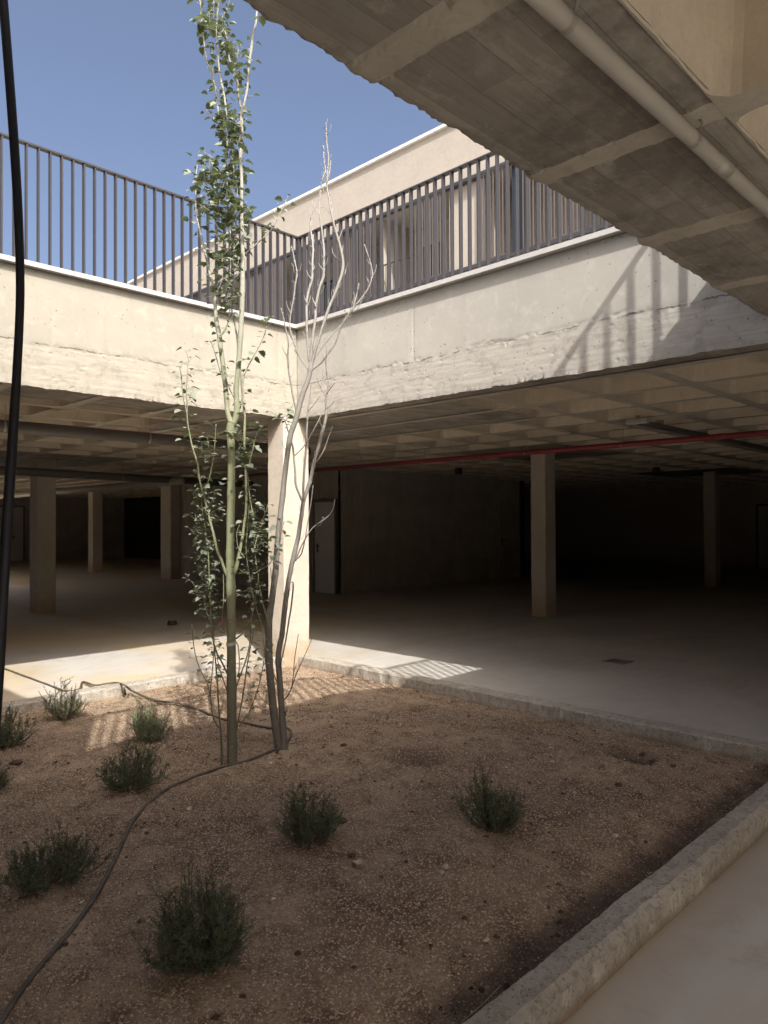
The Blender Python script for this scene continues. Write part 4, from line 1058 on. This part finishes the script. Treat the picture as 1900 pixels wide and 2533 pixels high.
# ------------------------------------------------------------------ pipes and fittings under the slab
def pipe(name, label, pts, r, mat, brs=(), coup=(), drop=.1, cat='pipe'):
    root = empty(name, pts[0], label, cat)
    b = MB(); b.tube(pts, r, n=20); child(b, 'pipe', M[mat], root, True)
    A, Bv = Vector(pts[0]), Vector(pts[-1]); d = (Bv-A).normalized()
    for s in coup:
        c = A.lerp(Bv, s); b = MB(); b.tube([c-d*.045, c+d*.045], r*1.07, n=20); child(b, 'coupling', M[mat], root, True)
    for s in brs:
        c = A.lerp(Bv, s); b = MB(); side = d.cross(Vector((0, 0, 1))).normalized()
        ring = [c+side*math.cos(a)*(r*1.06)+Vector((0, 0, math.sin(a)*r*1.06)) for a in np.linspace(-2.9, .6, 12)]
        vs = []
        for p in ring: vs += [p-d*.010, p+d*.010]
        b.add(vs, [(2*i, 2*i+1, 2*i+3, 2*i+2) for i in range(11)])
        b.tube([ring[-1], ring[-1]+side*.008+Vector((0, 0, .02)), Vector((ring[-1].x, ring[-1].y, ZB+.002))], .004, n=6)
        vs = [ring[0]-d*.010, ring[0]+d*.010]
        child(b, 'clamp', M['galv'], root)
    return root
zp = ZB-.049; PY = .83
pipe('drain_pipe', 'grey plastic pipe clamped to the soffit right above the viewer', [(-2.0, PY, zp), (1.0, PY, zp), (4.0, PY, zp), (9.0, PY, zp)], .023, 'pvc', [(x+2)/11 for x in (1.43, 2.13, 2.95)], [(2.36+2)/11])
pipe('drain_pipe', 'large dark grey pipe under the left bay ceiling, in front of the columns', [(-3, 7.55, 2.545), (6.25, 7.55, 2.545)], .062, 'pvcdark', [(x+3)/9.25 for x in (1.5, 2.45, 3.95, 5.4)])
pipe('sprinkler_pipe', 'red painted pipe under the ceiling of the right bay', [(8.17, -6, 2.5), (8.17, 11.8, 2.5)], .033, 'red', [(y+6)/17.8 for y in (2.3, 4.05, 5.4, 7.2, 9.0)], [.5, .68])
pipe('drain_pipe', 'dark pipe crossing behind the left column', [(1.5, 12.6, 2.50), (9.5, 13.4, 2.44)], .07, 'pvcdark', [.3, .6])
pipe('drain_pipe', 'long grey pipe running away at the back of the left bay', [(7.4, 12.8, 2.42), (7.0, 31, 2.35)], .075, 'pvc', [.2, .4, .6])
ct = empty('cable_tray', (7.8, 3.6, 2.68), 'dark cable tray running away from the small white box', 'cable tray')
b = MB(); b.box((7.74, 3.56, 2.655), (16, 3.66, 2.66)); b.box((7.74, 3.56, 2.661), (16, 3.564, 2.70)); b.box((7.74, 3.656, 2.661), (16, 3.66, 2.70)); child(b, 'tray', M['pvcdark'], ct)
b = MB()
for x in (8.2, 9.5, 11, 12.5): b.box((x, 3.565, 2.701), (x+.02, 3.655, ZB))
child(b, 'hanger', M['galv'], ct)
lf_ = empty('ceiling_light', (7.68, 3.62, 2.70), 'small white box light under the coffered ceiling of the right bay', 'light')
b = MB(); b.box((7.64, 3.50, 2.672), (7.72, 3.74, 2.712)); child(b, 'housing', M['pvc'], lf_)
b = MB(); b.box((7.65, 3.505, 2.662), (7.71, 3.735, 2.671)); child(b, 'diffuser', M['coping'], lf_)
b = MB(); b.box((7.67, 3.60, 2.7155), (7.69, 3.64, ZB)); child(b, 'bracket', M['galv'], lf_)
for lab, x, y in (('dark speaker box hung from the ceiling near the red pipe', 10.95, 8.75), ('dark box hung from the ceiling above the dim far column', 13.7, 6.1)):
    r = empty('ceiling_box', (x, y, 2.5), lab, 'ceiling box'); b = MB(); b.box((x-.05, y-.05, 2.50), (x+.05, y+.05, 2.62)); child(b, 'housing', M['dark'], r)
    b = MB(); b.tube([(x, y, 2.62), (x, y, ZB)], .012, n=8); child(b, 'rod', M['galv'], r)

# ------------------------------------------------------------------ garage walls and doors
def rib_wall(name, label, p0, p1, h=ZB+.2, pitch=.075, dep=.018, mat='block'):
    A = Vector((*p0, 0)); Bv = Vector((*p1, 0)); d = Bv-A; L = d.length; d.normalize(); nrm = Vector((-d.y, d.x, 0))
    b = MB(); n = int(L/pitch); vs = []
    for i in range(n):
        s = i*pitch
        for u, o in ((0, 0), (.35, 0), (.45, dep), (.9, dep), (1, 0)):
            c = A+d*(s+u*pitch)+nrm*o; vs += [c, c+Vector((0, 0, h))]
    fs = [(2*i, 2*i+2, 2*i+3, 2*i+1) for i in range(len(vs)//2-1)]
    b.add(vs, fs); o = b.build(name, M[mat], loc=tuple(A)); tag(o, label, 'wall'); return o
rib_wall('corrugated_wall', 'dark ribbed wall with the pale door, seen beside the corner column', (10.85, 19.2), (10.85, 12.02))
rib_wall('corrugated_wall', 'ribbed wall receding into the dark, right of the pale door', (10.85, 12.0), (17.9, 12.0))
rib_wall('corrugated_wall', 'ribbed wall at the back of the left bay, behind the thin columns', (GX0, 32.9), (16.12, 32.9))
def flat_wall(label, a, b_, mat='dark', h=ZB+.25, t=.2):
    m_ = MB(); m_.box((a[0], a[1], 0), (b_[0], b_[1], h)); tag(m_.build('garage_wall', M[mat], loc=(a[0], a[1], 0)), label, 'wall')
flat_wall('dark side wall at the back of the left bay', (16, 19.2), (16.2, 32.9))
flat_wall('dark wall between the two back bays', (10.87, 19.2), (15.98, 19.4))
flat_wall('dark end wall of the right bay', (26, -12), (26.2, 33.2), 'column')
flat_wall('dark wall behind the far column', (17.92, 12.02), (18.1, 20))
flat_wall('garage wall behind the viewer', (-12, -12.2), (25.98, -12), 'column')
flat_wall('garage wall far to the left', (-12.2, -12), (-12, 33), 'column')
def door(label, axis, a0, a1, fixed, side, h=2.05, hand=.0, mat='door', frame=True):
    """side: +1/-1 direction of the visible face along the fixed axis"""
    loc = (fixed, (a0+a1)/2, 0) if axis == 'y' else ((a0+a1)/2, fixed, 0)
    r = empty('door', loc, label, 'door')
    def bx(b, s0, s1, d0, d1, z0, z1):
        lo, hi = sorted((fixed+side*d0, fixed+side*d1))
        if axis == 'y': b.box((lo, s0, z0), (hi, s1, z1))
        else: b.box((s0, lo, z0), (s1, hi, z1))
    b = MB(); bx(b, a0, a1, .004, .05, .01, h); child(b, 'leaf', M[mat], r)
    b = MB(); bx(b, a0-.06, a0-.001, .0, .065, 0, h+.06); bx(b, a1+.001, a1+.06, .0, .065, 0, h+.06); bx(b, a0, a1, .0, .065, h+.002, h+.06); child(b, 'frame', M['pvcdark' if mat == 'door' else mat], r)
    if hand:
        hs = a0+.09 if hand < 0 else a1-.09; s2 = hs+.12 if hand < 0 else hs-.12
        b = MB(); bx(b, hs-.02, hs+.02, .051, .058, .92, 1.12); bx(b, min(hs, s2), max(hs, s2), .085, .10, 1.045, 1.065); bx(b, hs-.01, hs+.01, .058, .0849, 1.045, 1.065); child(b, 'handle', M['black'], r)
door('pale grey door with black lever handle beside the sunlit corner column', 'y', 12.12, 12.80, 10.83, -1, hand=1)
door('dim door in the dark wall left of the right bay column', 'x', 16.75, 17.45, 11.98, -1, hand=-1, mat='block')
door('faint grey door at the far right edge of the dark bay', 'y', 7.2, 8.1, 25.98, -1, hand=-1)
for i, (lab, x0) in enumerate((('pale door panel at the far left back wall, leftmost', 10.2), ('pale door panel at the far left back wall, second one', 10.95), ('pale door panel partly behind the left column', 12.0))):
    door(lab, 'x', x0, x0+.5, 32.88, -1, h=2.3, hand=-1)

# ------------------------------------------------------------------ apartment building beyond the patio
def onx(px, py, X):
    v = (Fv*FPX+Rv*(px-PW/2)-Uv*(py-PH/2)); return CP+v*(X/v.x)
XB = 17.6
yw = lambda px: onx(px, 600, XB).y
ZROOF = onx(1082, 319, XB).z; ZL = 1.6+(ZROOF-1.6)*.842; ZS = 1.6+(ZROOF-1.6)*.628
bl = empty('apartment_building', (XB, 20, 3.3), 'beige rendered apartment building with sliding slatted screens behind the railings', 'building')
Y0, Y1 = -6.0, 62.0
b = MB(); b.box((XB, Y0, ZL), (XB+.35, Y1, ZROOF-.10)); child(b, 'upper_wall', M['render'], bl)
b = MB(); b.box((XB, Y0, 3.0), (XB+.35, Y1, ZS-.18)); child(b, 'lower_wall', M['render'], bl)
b = MB(); b.box((XB-.10, Y0, ZROOF-.098), (XB+.5, Y1, ZROOF)); child(b, 'roof_coping', M['white'], bl)
b = MB(); b.box((XB+.36, Y0, ZL+.002), (XB+7, Y1, ZL+.4)); child(b, 'balcony_ceiling', M['render'], bl)
b = MB(); b.box((XB+.36, Y0, ZS-.4), (XB+7, Y1, ZS-.2)); child(b, 'balcony_floor', M['render'], bl)
b = MB(); b.box((XB+1.9, Y0, ZS-.199), (XB+2.1, Y1, ZL+.001)); child(b, 'back_wall', M['render'], bl)
b = MB(); b.box((XB-.06, Y0, ZL-.10), (XB+.10, Y1, ZL-.002)); child(b, 'upper_track', M['metal'], bl)
b = MB(); b.box((XB-.06, Y0, ZS-.175), (XB+.10, Y1, ZS-.06)); child(b, 'lower_track', M['metal'], bl)
segs = [(466,532,'s'),(532,605,'o'),(605,700,'s'),(700,741,'o'),(741,797,'s'),(797,830,'o'),(830,929,'s'),(929,1021,'o'),(1027,1104,'s'),(1104,1190,'w'),(1190,1262,'s'),(1262,1290,'g'),(1290,1440,'s'),(1440,1520,'o'),(1520,1620,'s'),(1620,1700,'o'),(1700,1900,'s')]
segs = [(yw(b_), yw(a), k) for a, b_, k in segs]
yy = max(s[1] for s in segs)
while yy < 60: segs += [(yy, yy+2.4, 'o'), (yy+2.4, yy+5.0, 's')]; yy += 5.0
def slat_panel(y0, y1, z0, z1, x, dx=.05):
    b = MB(); n = max(2, int((y1-y0)/.105))
    b.box((x, y0, z1-.045), (x+dx, y1, z1)); b.box((x, y0, z0), (x+dx, y1, z0+.045))
    for k in range(n+1):
        c = y0+(y1-y0)*k/n; c = min(max(c, y0+.013), y1-.013)
        b.box((x+.004, c-.013, z0+.0455), (x+dx-.004, c+.013, z1-.0455))
    return b
for (y0, y1, k) in segs:
    if k in 's':
        n = max(1, round((y1-y0)/1.1))
        for q in range(n):
            a, e = y0+(y1-y0)*q/n+.012, y0+(y1-y0)*(q+1)/n-.012
            child(slat_panel(a, e, ZS-.058, ZL-.102, XB-.04+(.075 if q % 2 else 0)), 'slatted_screen', M['screen'], bl)
    if k == 'w':
        b = MB(); b.box((XB+.16, y0, ZS-.05), (XB+.5, y1, ZL-.103)); child(b, 'infill_wall', M['render'], bl)
    if k == 'g':
        b = MB(); b.box((XB+.12, y0, ZS-.05), (XB+.16, y1, ZL-.103)); child(b, 'window', M['glass'], bl)
    if k == 'o':
        b = MB(); z1 = ZS+.98; nb = max(2, int((y1-y0)/.11))
        b.box((XB+.13, y0, z1-.04), (XB+.17, y1, z1))
        for q in range(nb+1): c = y0+(y1-y0)*q/nb; b.box((XB+.14, c-.008, ZS-.198), (XB+.16, c+.008, z1-.0405))
        child(b, 'balcony_rail', M['metal'], bl)
        m_ = (y0+y1)/2; b = MB(); b.box((XB+1.84, m_-.5, ZS-.19), (XB+1.89, m_+.35, ZS+1.95)); w_ = child(b, 'window', M['glass'], bl)
    if k in 'so' and int(y0*7) % 3 == 0:
        b = MB(); b.box((XB+.36, y1-.06, ZS-.19), (XB+1.88, y1+.06, ZL)); child(b, 'partition', M['render'], bl)
# spiky plants on the plaza beyond the left railing
def spiky(label, px, py, n, seed):
    random.seed(seed); p = at(px, py, 8.6); r = empty('spiky_plant', (p.x, p.y, 3.34), label, 'plant', 'spiky plants on the plaza'); b = MB()
    for i in range(n):
        a = random.random()*6.28; tip = p+Vector((math.cos(a)*.12, math.sin(a)*.12, random.uniform(-.08, .04))); base = Vector((p.x, p.y, 3.34))
        s = Vector((-math.sin(a), math.cos(a), 0))*.008; midp = base.lerp(tip, .55)+Vector((0, 0, .05))
        b.add([base-s, base+s, midp+s, midp-s, tip], [(0, 1, 2, 3), (3, 2, 4)])
    child(b, 'foliage', M['rosem'], r)
spiky('single dark spiky leaf tip showing over the left coping', 163, 645, 5, 5)
spiky('spray of dark spiky leaf tips right of the single one', 196, 655, 7, 6)
